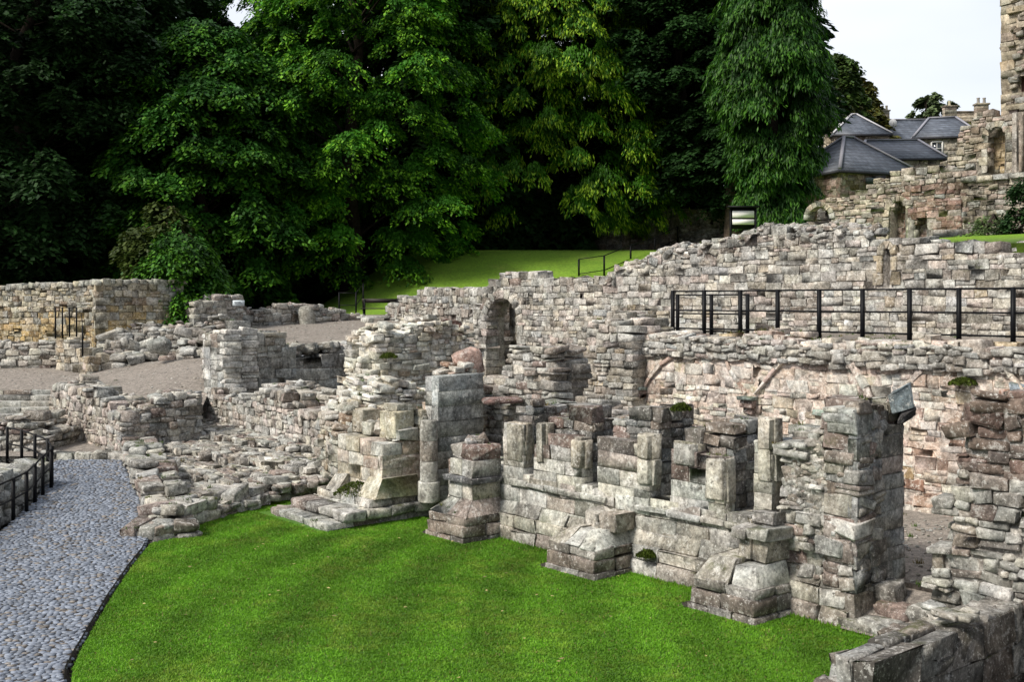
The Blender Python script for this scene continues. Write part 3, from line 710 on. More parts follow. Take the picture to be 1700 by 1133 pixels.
# low wall coming towards the camera, bottom right
M = Masonry(); fr = Frame(uv(-5.43, 8.9), uv(-5.43, 11.9), .42)
lay(M, fr, -.35, [(0, .5), (.25, .78), (1.6, .80), (3, .84)], hs=(.3, .42), ls=(.45, .8), pal=dict(grey=3, cream=1, brown=2.5, dark=3.4), r=.02, rough=.008, prot=.006, rag=.012, rot=.006, ts=.45)
for _ in range(16):
    a = random.uniform(-6.2, -5.85); b = random.uniform(8.7, 9.4); s = random.uniform(.15, .34)
    M.box((*uv(a, b), random.uniform(0, .3)), (UX*s, UY*s, 0), (VX*s, VY*s, 0), (0, 0, s*.8), pick('low'), .05, .018, 4, .15)
for _ in range(5):
    a = random.uniform(-5.95, -5.5); b = random.uniform(9.8, 11.8); s = random.uniform(.15, .34)
    M.box((*uv(a, b), .77), (UX*s, UY*s, 0), (VX*s, VY*s, 0), (0, 0, .07), pick('low'), .04, .012, 4, .05)
o = M.build('low_block_wall', M_DK); tag(o, 'low wall of big lichened blocks in the bottom right corner, running up to the doorway', 'low wall')
sheet('pit_soil', [(*uv(-5.6, 6), -.12), (*uv(4, 6), -.12), (*uv(4, 12), -.12), (*uv(-5.6, 12), -.12)], M_SOIL)
# ---------------------------------------------------------------- angle buttress at the left end of the range
M = Masonry()
stone_uv(M, -18.5, -16.42, 9.66, 11.9, -.1, .13, 'low', .04, .02, 5); stone_uv(M, -18.25, -16.3, 9.95, 11.95, .13, .30, 'low', .05, .02, 4)
stone_uv(M, -18.3, -16.42, 10.55, 12, .28, .44, 'range_', .04, .015, 4)
ab = M.build('angle_buttress', M_DK); tag(ab, 'pale angle buttress on a mossy stepped base at the left end of the range', 'buttress')
M = Masonry(); fr = Frame(uv(-18.05, 10.86), uv(-16.5, 10.86), .85)
lay(M, fr, .42, [(0, 1.50), (.8, 1.46), (.95, 1.42), (1.55, 1.43)], hs=(.2, .27), ls=(.22, .42), pal=dict(cream=4, light=4, pink=2, rose=2, buff=1), r=.012, rough=.004, prot=.004, rag=.008, rot=.004, mortar=(.4, .36, .3))
slope_uv(M, -17.0, -16.35, 10.6, 11.6, .44, .78, .1, .1, .22, 0, 'range_', 1)
slope_uv(M, -18.1, -17.6, 10.6, 11.2, .44, .72, .1, .0, .2, 0, 'range_', 1)
for (a, b, z, w_, h) in ((-18.0, 11.15, 1.48, .34, .42), (-17.55, 11.1, 1.47, .3, .25), (-17.1, 11.2, 1.45, .5, .5), (-17.05, 11.25, 1.95, .42, .14), (-16.75, 11.2, 1.43, .28, .2)):
    stone_uv(M, a, a+w_, b, b+.45, z, z+h, 'range_', .02, .01, 1)
for _ in range(46):
    a, b = random.uniform(-18.3, -16.5), random.uniform(11.1, 11.9); s = random.uniform(.1, .26); M.box((*uv(a, b), random.uniform(1.42, 1.6)), (s, 0, 0), (0, s, 0), (0, 0, s*.6), pick('rubble'), .04, .02, 4, .3)
M.build('ashlar_shaft', M_WH, ab)
# clump of moss on the ledge
# round shaft
M = Masonry(); Yc = 19.9; cx, cy = xy(712, Yc); zb, zt = zat(833, Yc), zat(698, Yc); R0 = .165
for i in range(4):
    a, b = zb+(zt-zb)*i/4, zb+(zt-zb)*(i+1)/4; RR = R0*(1.22 if i == 0 else 1)
    V = []; Fq = []; col = pick('range_')
    for k, (z, rr) in enumerate(((a+.004, RR*.98), (a+.02, RR), (b-.02, RR), (b-.004, RR*.97))):
        for j in range(12): V.append((cx+rr*cos(j*pi/6), cy+rr*sin(j*pi/6), z))
    V += [(cx, cy, b-.004)]*1
    for k in range(3):
        for j in range(12): Fq.append((k*12+j, k*12+(j+1) % 12, k*12+12+(j+1) % 12, k*12+12+j))
    for j in range(0, 12, 2): Fq.append((36+j, 36+(j+1) % 12, 36+(j+2) % 12, 48))
    M.raw(V, Fq, col)
stone_uv(M, -16.9, -16.25, 11.95, 12.5, .3, zt, 'range_', .015, .005, 2)
o = M.build('wall_shaft', M_ST, ab)
# smooth reveal with the leaning arch stones
M = Masonry()
_, fr = vwall('', '', '', -16.15, .4, .3, [(727, 745), (744, 700), (752, 640), (764, 628), (801, 622), (803, 690)], build=False, M=M, hs=(.26, .32), ls=(.7, 1.2), pal='ashgrey', r=.008, rough=.003, prot=.002, rag=.006, rot=.002, mortar=(.26, .27, .27))
o = M.build('doorway_reveal', M_ST); tag(o, 'smooth blue grey ashlar reveal rising beside the first buttress', 'door reveal')
# rubble behind the first buttress with the dark stack
M = Masonry()
_, fr = uwall('', '', '', 13.35, .9, .4, [(738, 735), (775, 715), (800, 665), (832, 650), (836, 600), (848, 583), (905, 581), (914, 592), (916, 668), (962, 672), (964, 690), (1040, 700)], build=False, M=M,
   hs=(.07, .16), ls=(.16, .4), pal=dict(grey=3, brown=2, red=1.3, light=2, cream=1.5, dark=1), r=.03, rough=.014, prot=.04, rag=.03, rot=.05)
o = M.build('rubble_stack', M_ST); tag(o, 'dark thin-coursed rubble stack standing behind the first buttress, in front of the arched doorway', 'ruined wall')
for (u_, v_, z_, a, b, c, col, lab) in ((-14.6, 12.9, 1.85, .62, .4, .34, (.36, .38, .34), 'greenish grey squared block lying on the rubble right of the dark stack'),
                                        (-13.35, 12.5, 1.98, .62, .4, .3, (.38, .37, .33), 'long pale block lying on the inner wall above the second window gap')):
    M = Masonry(); M.box((*uv(u_, v_), z_), (UX*a, UY*a, .02), (VX*b, VY*b, 0), (0, 0, c), col, .02, .01); o = M.build('squared_block', M_ST); tag(o, lab, 'stone block')
M = Masonry(); p = pt(915, 690, Yv(915, 13.0)); M.box(p, (.22, -.05, .03), (.1, .25, 0), (.0, 0, .05), (.16, .32, .42), .015, .005); M.box((p[0], p[1], p[2]-.3), (.18, 0, 0), (0, .2, 0), (0, 0, .29), (.12, .13, .14), .02, .01)
o = M.build('slate_capped_stub', M_ST); tag(o, 'small stub with a blue slate on top beside the dark rubble stack', 'stone stub')
# ---------------------------------------------------------------- tall lime rubble mass
M = Masonry()
_, fr = wall('', '', '', (604, 24.6), (800, 26.3), 1.5, .4, [(604, 655), (622, 600), (626, 545), (640, 546), (644, 530), (652, 530), (658, 548), (690, 538), (720, 530), (745, 534), (770, 545), (784, 560), (792, 590), (800, 600)], build=False, M=M,
   hs=(.06, .15), ls=(.10, .32), pal='lime', r=.025, rough=.014, prot=.035, rag=.05, rot=.05, mortar=(.60, .57, .50))
_, fr2 = wall('', '', '', (585, 22.7), (748, 24.0), 1.6, .4, [(585, 690), (600, 668), (640, 645), (690, 628), (720, 650), (735, 690), (748, 700)], build=False, M=M,
   hs=(.06, .15), ls=(.10, .32), pal='lime', r=.025, rough=.014, prot=.04, rag=.07, rot=.05, mortar=(.56, .53, .46))
_, fr3 = wall('', '', '', (560, 21.3), (742, 22.2), 1.4, .4, [(560, 715), (590, 690), (640, 678), (700, 690), (742, 716)], build=False, M=M,
   hs=(.08, .2), ls=(.16, .4), pal='rubble', r=.03, rough=.018, prot=.06, rag=.06, rot=.07, mortar=(.4, .36, .31))
vwall('', '', '', -16.55, .5, .4, [(698, 700), (715, 672), (738, 655), (752, 612), (765, 600), (778, 605), (796, 612), (806, 640), (826, 672)], build=False, M=M, hs=(.06, .16), ls=(.10, .34), pal=dict(white=3, light=3, cream=3, red=1.2, brown=1, pink=1), r=.025, rough=.014, prot=.05, rag=.06, rot=.06, mortar=(.5, .45, .38))
o = M.build('lime_rubble_mass', M_WH); tag(o, 'tall jagged mass of white lime rubble in the middle of the ruins', 'ruined wall')
M = Masonry()
for (a, b, c, d_, cc) in ((738, 530, 26.0, .55, (.2, .085, .06)), (745, 558, 25.9, .5, (.5, .46, .44))):
    p = pt(a, b, c); M.box((p[0], p[1], p[2]-.3), (d_*.8, .1, 0), (0, .5, 0), (-.05, 0, .26), cc, .06, .03, 4, .1)
o = M.build('red_corner_stones', M_ST); tag(o, 'dark red and white stones at the top right corner of the lime rubble mass', 'broken stones')
def boulder(name, px, py, Y, sx, sy, sz, col, label, cat, mat=M_ST, rz=0, tilt=0, rough=.02, r=.1, group=None):
    M = Masonry(); p = pt(px, py, Y); c, s = cos(rz), sin(rz)
    M.box((p[0]-sx/2*c+sy/2*s, p[1]-sx/2*s-sy/2*c, p[2]), (sx*c, sx*s, tilt), (-sy*s, sy*c, 0), (-tilt*.7, 0, sz), col, r, rough)
    o = M.build(name, mat); tag(o, label, cat, group); return o
boulder('boulder', 781, 628, 21.35, .5, .42, .5, (.47, .27, .20), 'orange pink boulder perched above the smooth reveal', 'boulder', rz=.6, tilt=.12, r=.12, rough=.025)
boulder('overhanging_slab', 752, 655, 21.4, .62, .5, .16, (.24, .10, .07), 'flat dark red slab jutting out just below the orange boulder', 'stone slab', rz=.2, tilt=.1, rough=.025)
boulder('overhanging_slab', 835, 672, 20.4, .75, .5, .10, (.19, .10, .085), 'thin dark maroon slab jutting left from the dark rubble stack', 'stone slab', rz=.1, tilt=.05, rough=.02)
# ---------------------------------------------------------------- the vaulted room's back wall
VB = 17.0
Mv = Masonry()
VPAL = lambda a, z: dict(rose=4, white=4, pink=4, red=2.2, cream=1, ochre=.5) if (a > 5.2 and z < 2.3 and random.random() < .75) else 'vault'
fr = Frame(uv(Uv(1048, VB), VB), uv(2, VB), .7)
lay(Mv, fr, .4, fr.prof([(1048, 552), (1080, 556), (1115, 552), (1200, 560), (1260, 556), (1340, 563), (1420, 566), (1500, 562), (1560, 570), (1640, 577), (1700, 584), (1760, 590), (2400, 640)]), hs=(.09, .22), ls=(.14, .42), pal=VPAL, r=.018, rough=.009, prot=.008,
    rag=.02, rot=.02, mortar=(.66, .58, .53), inset=.008, skipback=True)
vb = Mv.build('vault_wall', M_WH); tag(vb, 'long pinkish white wall with broken vault ribs, below the iron railing on the walkway', 'ruined wall')
M = Masonry()          # rubble crown of the wall, standing proud of the plaster line
lay(M, Frame(uv(Uv(1048, VB)-.0, VB-.09), uv(2, VB-.09), .75), 2.84, [(0, 3.22), (20, 3.2)], hs=(.07, .16), ls=(.12, .36), pal='rubble', r=.03, rough=.013, prot=.03, rag=.035, rot=.05, mortar=(.3, .27, .23), ts=.3)
M.build('rubble_crown', M_ST, vb)
def rib(pts, wd, dep, pal, name='vault_rib'):
    M = Masonry()
    P3 = []
    for px, py in pts:
        Y = Yv(px, VB); x, y = xy(px, Y); P3.append(np.array([x, y, zat(py, Y)]))
    n = np.array([-VX, -VY, 0])
    for a, b in zip(P3[:-1], P3[1:]):
        d = b-a; L_ = np.linalg.norm(d); sd_ = np.cross(d/L_, n)*wd
        k = max(1, round(L_/.35))
        for i in range(k):
            o_ = a+d*i/k-sd_/2-n*.05; M.box(o_, d/k*.985, sd_, n*(dep+.05), pick(pal), .015, .006)
    return M.build(name, M_WH, vb)
rib([(1402, 588), (1418, 604), (1430, 626), (1441, 645), (1452, 665)], .13, .10, dict(rose=2, sage=2, light=1))
rib([(1548, 590), (1530, 612), (1515, 633), (1496, 650), (1480, 668)], .10, .06, dict(rose=3, white=2))
rib([(1308, 590), (1290, 612), (1272, 634), (1256, 655)], .07, .08, dict(pink=2, white=2)); rib([(1206, 595), (1214, 615), (1228, 636), (1240, 655)], .07, .06, dict(pink=2, white=2))
rib([(1120, 590), (1098, 606), (1080, 628), (1072, 642)], .07, .07, dict(pink=2, white=2)); rib([(1668, 600), (1684, 625), (1700, 650)], .09, .1, dict(pink=2, white=2))
for px, py in ((1065, 642), (1247, 658)):
    M = Masonry(); Y = Yv(px, VB); x, y = xy(px, Y); z = zat(py, Y)
    for i, (w_, h, dp, cc) in enumerate(((.34, .07, .24, (.26, .34, .31)), (.27, .14, .17, (.38, .25, .21)), (.19, .12, .1, (.36, .24, .2)))):
        M.box((x-UX*w_/2-VX*dp, y-UY*w_/2-VY*dp, z-h), (UX*w_, UY*w_, 0), (VX*(dp+.1), VY*(dp+.1), 0), (0, 0, h-.004), cc, .02, .008); z -= h
    M.build('corbel', M_ST, vb)
M = Masonry(); Y = Yv(1688, VB-.12); x, y = xy(1688, Y); M.box((x-.1, y, zat(655, Y)), (.22, 0, 0), (.1, .16, 0), (0, 0, .16), (.28, .36, .44), .05, .01); M.box((x-.3, y, zat(662, Y)), (.26, 0, 0), (.1, .16, 0), (0, 0, .12), (.42, .2, .12), .05, .01)
M.build('corbel', M_ST, vb)
M = Masonry(); Y = Yv(1355, VB-.03)
x, y = xy(1348, Y); M.box((x, y, zat(690, Y)), (UX*.26, UY*.26, 0), (VX*.1, VY*.1, 0), (0, 0, .11), (.42, .50, .45), .01, .004); M.build('inset_plate', M_WH, vb)
# left end pier of the vault wall
o, _ = wall('rubble_pier', 'tall rubble pier between the arched doorway wall and the pinkish vault wall', 'ruined wall', (968, Yv(968, 16.6)), (1050, Yv(1050, 16.6)), 1.3, .4, [(968, 600), (985, 560), (992, 530), (1030, 532), (1050, 552)],
   hs=(.09, .18), ls=(.16, .4), pal='upper', r=.03, rough=.012, prot=.03, rag=.03, rot=.03)
# ---------------------------------------------------------------- upper wall with the arched doorway
VU = 22.0
fr = Frame(uv(Uv(786, VU), VU), uv(2, VU), .8)
PU = [(786, 500), (800, 498), (815, 470), (832, 456), (890, 452), (900, 460), (930, 463), (1010, 458), (1014, 448), (1050, 440), (1075, 425), (1110, 412), (1150, 412), (1200, 400), (1215, 398), (1238, 386), (1260, 382), (1300, 381), (1400, 380), (1440, 388), (1455, 396), (1457, 393), (1492, 394), (1494, 402), (1560, 402), (1640, 405), (1700, 404), (2400, 380)]
op1, sp1 = arch(fr, 808, 859, 495, 625); op2, sp2 = arch(fr, 1466, 1479, 412, 474, True)
Mu = Masonry()
lay(Mu, fr, 1.2, fr.prof(PU), hs=(.11, .25), ls=(.16, .48), pal='upper', r=.016, rough=.008, prot=.008, rag=.03, rot=.010, openings=(op1, op2), cap=('rubble', .8), mortar=(.36, .32, .28), ts=.4)
voussoirs(Mu, fr, sp1, .26, .5, dict(grey=3, cream=2, pink=1), 11, prot=.03); voussoirs(Mu, fr, sp2, .16, .6, dict(buff=3, ochre=1), 5, True, prot=.03)
uw = Mu.build('upper_wall', M_ST); tag(uw, 'long stone wall behind the walkway railing, with an arched doorway at its left end', 'ruined wall')
# extra ragged rubble heap on its sloping shoulder
M = Masonry()
for _ in range(620):
    px = random.uniform(1000, 1440); a = fr.s_of(px); top = np.interp(px, [p[0] for p in PU], [p[1] for p in PU]); Y = (fr.A+fr.d*a)[1]; t = random.uniform(-.08, .75)
    s = random.uniform(.1, .26); z = zat(top, Y)-random.uniform(-.02, .30)
    if t > .1: z = zat(top, Y)-random.uniform(-.04, .06)
    M.box(fr.P(a, t, z), np.append(fr.d*s, 0), np.append(fr.n*s*.8, 0), (0, 0, s*random.uniform(.3, .6)), pick('rubble'), .05, .018, 4, .25)
M.build('loose_coping', M_ST, uw)
# pillar-like projection left of the railing
o, _ = uwall('rubble_pier', 'short rubble pier leaning on the upper wall just left of the railing', 'ruined wall', 20.6, 1.2, 1.0, [(975, 545), (985, 528), (1030, 520), (1036, 530), (1062, 560)], hs=(.12, .24), ls=(.2, .45), pal='upper', r=.03, rough=.012, prot=.03, rag=.03, rot=.02)
# ground and back seen through the arch
o, _ = uwall('passage_wall', 'shadowed buff wall seen through the arched doorway', 'ruined wall', 24.3, .5, 1.0, [(770, 490), (900, 480)], hs=(.25, .35), ls=(.3, .6), pal='garden', r=.02, rough=.006, prot=.005, rag=.01, rot=.005)
# walkway railing
posts = []
for px in (1117, 1169, 1229, 1291, 1360, 1432, 1510, 1592, 1682, 1782):
    Y = Yv(px, 17.95); x, y = xy(px, Y); posts.append((x, y, 3.24))
railing('black iron railing of three rails running along the walkway above the pinkish vault wall', posts, 'iron railings of the site', .99, (.97, .56, .17), .032, .011)
posts = []
for px in (1125, 1181, 1241):
    Y = Yv(px, 18.5); x, y = xy(px, Y); posts.append((x, y, 3.22))
railing('short black iron gate section standing behind the left end of the walkway railing', posts, 'iron railings of the site', .93, (.91, .5, .12), .03, .011, 'gate')
# ---------------------------------------------------------------- left side: walls, ramps, gravel
def patch(name, grid, mat, n=8):
    """grid of rows of (px, py, Y)"""
    G = np.array([[pt(*p) for p in r] for r in grid]); R_, C_ = G.shape[:2]
    V, Fq = G.reshape(-1, 3), []
    for i in range(R_-1):
        for j in range(C_-1): Fq.append((i*C_+j, i*C_+j+1, (i+1)*C_+j+1, (i+1)*C_+j))
    o = mk(name, V, np.array(Fq), None, mat, smooth=True); o['kind'] = 'structure'; return o
patch('gravel_yard', [[(-260, 648, 33), (-60, 648, 33), (90, 648, 33)], [(-260, 625, 35.5), (-60, 625, 35.5), (150, 628, 34.5)], [(-260, 590, 41), (-60, 590, 41), (170, 585, 41)]], M_GRAV)
patch('gravel_ramp', [[(80, 668, 30.4), (160, 672, 28.8), (240, 688, 27), (330, 690, 28)], [(95, 650, 32.5), (190, 652, 31), (262, 655, 30), (345, 655, 30.4)], [(140, 632, 34), (220, 620, 34), (290, 612, 33.2), (360, 612, 32.5)], [(150, 614, 36.2), (215, 604, 36), (290, 598, 34.8), (400, 590, 34)]], M_GRAV)
patch('gravel_terrace', [[(330, 565, 34), (480, 592, 32.7), (640, 582, 35.3), (830, 578, 35)], [(330, 550, 39), (480, 550, 38), (640, 548, 39), (830, 548, 38)], [(330, 536, 45), (480, 534, 45), (600, 531, 45), (830, 530, 44)], [(330, 524, 52), (480, 520, 52), (600, 517, 52), (830, 516, 50)]], M_GRAV)
patch('lower_landing', [[(-100, 758, 25.4), (60, 758, 25.4), (205, 757, 25.6)], [(-100, 700, 31), (60, 700, 31), (160, 700, 31)]], M_GRAV)
# kerb at the head of the cobbles
M = Masonry(); X0 = xy(60, 25.3)
for i in range(5):
    a = xy(62+29*i, 25.3); b = xy(62+29*(i+1), 25.3); M.box((a[0]+.01, a[1], .15), (b[0]-a[0]-.02, 0, 0), (0, .3, 0), (0, 0, .30), pick('low'), .04, .015, 4, .02)
o = M.build('kerb', M_DK); o['kind'] = 'structure'
# steps
M = Masonry()
for i in range(5):
    Yf = 31.0+.48*i; zt = .75+.135*i; x = -17.5
    xe = xy(92, Yf)[0]
    while x < xe:
        l = random.uniform(.8, 1.4); M.box((x, Yf, zt-.2), (l-.012, 0, 0), (0, .55, 0), (0, 0, .2), pick(dict(grey=3, brown=1, cream=1)), .025, .005, 4, .003); x += l
o = M.build('stone_steps', M_DK); tag(o, 'five broad worn stone steps at the left edge, leading up to the gravel yard', 'steps')
# retaining wall of the ramp
o, _ = wall('ramp_wall', 'low pinkish rubble wall along the gravel ramp, above the end of the cobbled path', 'low wall', (82, 29.7), (200, 25.7), .9, .3, [(82, 648), (100, 630), (120, 645), (150, 655), (165, 660), (200, 692)],
   hs=(.12, .24), ls=(.14, .32), pal=dict(cream=3, rose=3, buff=2, grey=2, brown=1, pink=2), r=.03, rough=.012, prot=.02, rag=.04, rot=.03, cap=('rubble', .8), scatter=25)
o, _ = vwall('ramp_wall', 'grey rubble cross wall behind the end of the cobbled path, below the gravel ramp', 'low wall', Uv(200, 10.9) if False else -25.6, .8, .3, [(200, 690), (240, 672), (285, 660), (335, 655)], hs=(.1, .22), ls=(.16, .4), pal='rubble', r=.04, rough=.016, prot=.04, rag=.05, rot=.05, scatter=30)
# block pillar
M = Masonry(); p = pt(284, 712, 27.5)
for i, h in enumerate((.25, .2, .15, .3)):
    M.box((p[0]+.01*i, p[1], p[2]), (.58, .1, 0), (0, .5, 0), (0, 0, h-.01), pick('ashgrey'), .03, .01); p = (p[0], p[1], p[2]+h)
o = M.build('block_pier', M_ST); tag(o, 'squat grey block pier at the corner of the low ruins left of centre', 'stone pier')
# wall running right from it
o, _ = wall('foundation_wall', 'long low pink and cream wall running down from the block pier to the angle buttress', 'low wall', (322, 31.0), (562, 23.6), .8, .2, [(322, 650), (345, 648), (380, 660), (425, 664), (432, 650), (470, 650), (476, 682), (520, 690), (562, 716)],
   hs=(.13, .24), ls=(.16, .36), pal=dict(cream=4, rose=3, light=2, pink=2, grey=2, brown=.7), r=.025, rough=.01, prot=.02, rag=.04, rot=.03, cap=('rubble', .8), scatter=30)
o, _ = wall('foundation_wall', 'short mossy rubble wall in front of the grey retaining wall', 'low wall', (425, 29.5), (610, 26.0), .9, .2, [(425, 660), (445, 640), (480, 640), (500, 652), (545, 655), (575, 660), (610, 668)],
   mat=M_DK, hs=(.1, .22), ls=(.2, .45), pal='rubble', r=.035, rough=.015, prot=.04, rag=.05, rot=.04, scatter=40)
# grey retaining walls
o, _ = vwall('retaining_wall', 'grey ashlar retaining wall standing at the top of the gravel ramp', 'ruined wall', -28.0, 1.3, 1.1, [(372, 548), (380, 543), (420, 545), (440, 553), (478, 560), (492, 585)], hs=(.26, .4), ls=(.35, .6), pal='ashgrey', r=.02, rough=.008, prot=.01, rag=.03, rot=.008, cap=('rubble', .6))
M = Masonry()
_, fr = wall('', '', '', (338, 31.6), (375, 29.9), .9, 1.0, [(338, 562), (350, 552), (375, 545)], build=False, M=M, hs=(.12, .26), ls=(.2, .4), pal='lime', r=.04, rough=.016, prot=.04, rag=.03, rot=.05)
M.build('rubble_end', M_ST, o)
o, _ = vwall('retaining_wall', 'lower grey wall of long blocks supporting the gravel terrace', 'ruined wall', -29.0, .9, 1.0, [(482, 592), (500, 590), (560, 590), (575, 578), (640, 576)], hs=(.3, .42), ls=(.6, 1.2), pal='ashgrey', r=.02, rough=.008, prot=.008, rag=.01, rot=.004)
M = Masonry()
for _ in range(80):
    px = random.uniform(476, 640); Y = Yu(px, -29.4)+random.uniform(-.2, .6); s = random.uniform(.16, .4); p = pt(px, random.uniform(574, 588), Y)
    M.box((p[0], p[1], p[2]-.05), (s, 0, 0), (0, s, 0), (0, 0, s*random.uniform(.4, .7)), pick('rubble'), .06, .02, 4, .2)
M.build('loose_coping', M_ST, o)
# rubble field of foundations: stepped stones over a rising bed
RF = [gp(255, 898, 0), gp(306, 868, 0), gp(370, 850), gp(440, 836, 0), gp(560, 822, 0), (*xy(562, 24), 0), (*xy(322, 31), 0), (*xy(270, 29.5), 0), (*xy(205, 25.9), 0)]
RFP = np.array([(p[0], p[1]) for p in RF])
def rfz(x, y):      # distance-based rise from the lawn side
    d = (x+5.5)*.62+(y-20.2)*.78
    return .18+.16*math.floor(max(0, min(3.5, d*.75+random.gauss(0, .15))))
M = Masonry(); lo, hi = RFP.min(0), RFP.max(0); Q = lo+rng.random((5200, 2))*(hi-lo); Q = Q[inside(Q, RFP)]
for x, y in Q[:2100]:
    s = random.uniform(.14, .46); z = rfz(x, y); a = random.gauss(math.atan2(UY, UX), .25); h = random.uniform(.08, .2)
    M.box((x, y, z-h+random.uniform(-.02, .08)), (s*cos(a), s*sin(a), 0), (-s*.6*sin(a), s*.6*cos(a), 0), (0, 0, h), pick('low'), .035, .014, 4, .07)
# its edge towards the path and the lawn: two or three courses
for (A, B, zz, hh) in ((xy(205, 25.9), (RF[0][0], RF[0][1]), -.1, .75), ((RF[0][0], RF[0][1]), (RF[3][0], RF[3][1]), -.15, .34), ((RF[3][0], RF[3][1]), (RF[4][0], RF[4][1]), -.15, .46)):
    fr = Frame(A, B, .7)
    if hh > .7: fr.n = np.array([fr.d[1]*-1, fr.d[0]]); fr.n *= 1 if fr.n[0] > 0 else -1
    lay(M, fr, zz, [(0, hh if hh < .7 else .78), (fr.L*.7, hh if hh < .7 else .62), (fr.L, hh if hh < .7 else .2)], hs=(.12, .22), ls=(.25, .6), pal='low', r=.04, rough=.016, prot=.05, rag=.05, rot=.05)
V = [(p[0], p[1], .1) for p in RF]; b = mk('foundation_bed', [(x_, y_, .16) for x_, y_ in RFP], [np.arange(len(RFP))[None]], None, M_SOIL); b['kind'] = 'structure'
o = M.build('rubble_foundations', M_DK); tag(o, 'sprawl of flat broken foundation stones between the cobbled path and the lawn', 'foundations')
boulder('squared_block', 338, 862, 20.1, .62, .45, .26, (.36, .35, .31), 'pale squared block at the front edge of the foundations beside the lawn', 'stone block', rz=-.2, r=.03, rough=.01)
boulder('squared_block', 372, 828, 21.6, .8, .5, .26, (.5, .47, .4), 'long cream block set back on the foundation stones left of the lawn', 'stone block', rz=.12, r=.03, rough=.01)
boulder('squared_block', 488, 815, 22.5, .95, .45, .17, (.33, .34, .30), 'long flat grey block on the foundations near the angle buttress', 'stone block', rz=.05, r=.03, rough=.01)
boulder('squared_block', 405, 758, 25.4, .38, .3, .14, (.6, .6, .56), 'small whitish block lying amid the foundation stones', 'stone block', rz=.1, r=.02, rough=.006)
boulder('boulder', 478, 850, 20.6, .5, .3, .1, (.4, .33, .25), 'flat brown stone on the grass between the foundations and the angle buttress', 'stone', r=.05)
# left railing and its low wall
o, _ = wall('path_side_wall', 'low grey rubble wall under the railing at the left edge of the cobbled path', 'low wall', (-260, 14.6), (82, 22.6), 1.3, -.2, [(-260, 850), (-60, 815), (0, 796), (40, 785), (82, 778)], hs=(.14, .26), ls=(.22, .5), pal=dict(grey=4, light=3, sage=2, cream=1), r=.05, rough=.018, prot=.05, rag=.06, rot=.06, scatter=60)
posts = []
for px, py, Y in ((85, 811, 22.0), (71, 824, 21.3), (58, 840, 20.7), (44, 855, 20.0), (22, 868, 19.4), (-10, 885, 18.6), (-50, 908, 17.8)):
    x, y, z = pt(px, py, Y); posts.append((x, y, z))
railing('black iron railing stepping down beside the cobbled path on the left, nearer row', posts, 'iron railings of the site', .8, (.78, .42), .028, .010)
posts = []
for px, py, Y in ((86, 806, 22.2), (79, 792, 22.9), (58, 782, 23.6), (36, 773, 24.3), (12, 767, 24.9)):
    x, y, z = pt(px, py, Y); posts.append((x, y, z))
railing('black iron railing at the far left, the row running back from the end post', posts, 'iron railings of the site', .8, (.78, .42, .05), .028, .010)
o, _ = wall('foundation_wall', 'low brown rubble wall at the far left behind the path railing', 'low wall', (-200, 26.5), (74, 26.0), 1.6, .1, [(-200, 735), (0, 712), (30, 704), (60, 712), (74, 735)], mat=M_DK, hs=(.1, .2), ls=(.2, .5), pal='low', r=.05, rough=.018, prot=.05, rag=.06, rot=.06, scatter=40)
GPAL = lambda a, z: dict(grey=4, buff=2, cream=2, dark=.8, brown=1) if z > 3.5+random.gauss(0, .25) else dict(ochre=6, buff=4, cream=2, grey=.8)
# garden wall with coping
def coping(M, fr, H0, H1, pal):
    a = 0
    while a < fr.L:
        l = random.uniform(.2, .3); z = H0+(H1-H0)*a/fr.L
        M.box(fr.P(a, -.05, z-.02), np.append(fr.d*(l-.015), 0), np.append(fr.n*(fr.T+.1), 0), (0, 0, random.uniform(.17, .22)), pick(pal), .08, .012, 4, .05); a += l
fr = Frame(xy(-120, 41), xy(160, 38), .5); M = Masonry(); lay(M, fr, 1.0, [(0, 4.3), (fr.L, 4.55)], hs=(.17, .27), ls=(.22, .42), pal=GPAL, r=.02, rough=.008, prot=.01, rag=.005, rot=.01, mortar=(.3, .26, .18))
coping(M, fr, 4.3, 4.55, dict(grey=3, cream=2, sage=1)); gw = M.build('garden_wall', M_GW); tag(gw, 'tall yellow stained garden wall with rounded coping under the dark trees', 'garden wall')
fr = Frame(xy(158, 37.6), xy(305, 39.3), .5); M = Masonry(); lay(M, fr, 1.0, [(0, 4.55), (fr.L, 4.62)], hs=(.2, .3), ls=(.22, .42), pal=GPAL, r=.02, rough=.008, prot=.01, rag=.005, rot=.01, mortar=(.3, .26, .18))
coping(M, fr, 4.55, 4.62, dict(grey=3, cream=2, sage=1)); M.build('return_wall', M_GW, gw)
o, _ = wall('foundation_wall', 'dark knee-high rubble wall along the foot of the yellow garden wall', 'low wall', (-120, 37.4), (96, 37.0), .8, 1.4, [(-120, 572), (96, 570)], mat=M_DK, hs=(.12, .22), ls=(.25, .5), pal='low', r=.04, rough=.016, prot=.04, rag=.04, rot=.04)
o, _ = wall('gate_pier', 'small buff stone pier beside the iron gate at the left', 'stone pier', (94, 36.6), (150, 35.2), .7, 1.4, [(94, 562), (118, 560), (122, 575), (150, 590)], hs=(.2, .3), ls=(.25, .5), pal='garden', r=.03, rough=.01, prot=.02, rag=.02, rot=.02)
x0, x1 = xy(92, 37.0), xy(127, 37.0); z = zat(560, 37)
e = empty('iron_gate', (x0[0], x0[1], z), 'small black iron gate standing against the yellow garden wall', 'gate', 'iron gates'); e['_o'] = list(e.location)
for i in range(4):
    xx = x0[0]+(x1[0]-x0[0])*i/3; bars('upright', [((xx, x0[1], z-.05), (xx, x0[1], z+1.02), .022, .022)], BLK, M_IRON, e)
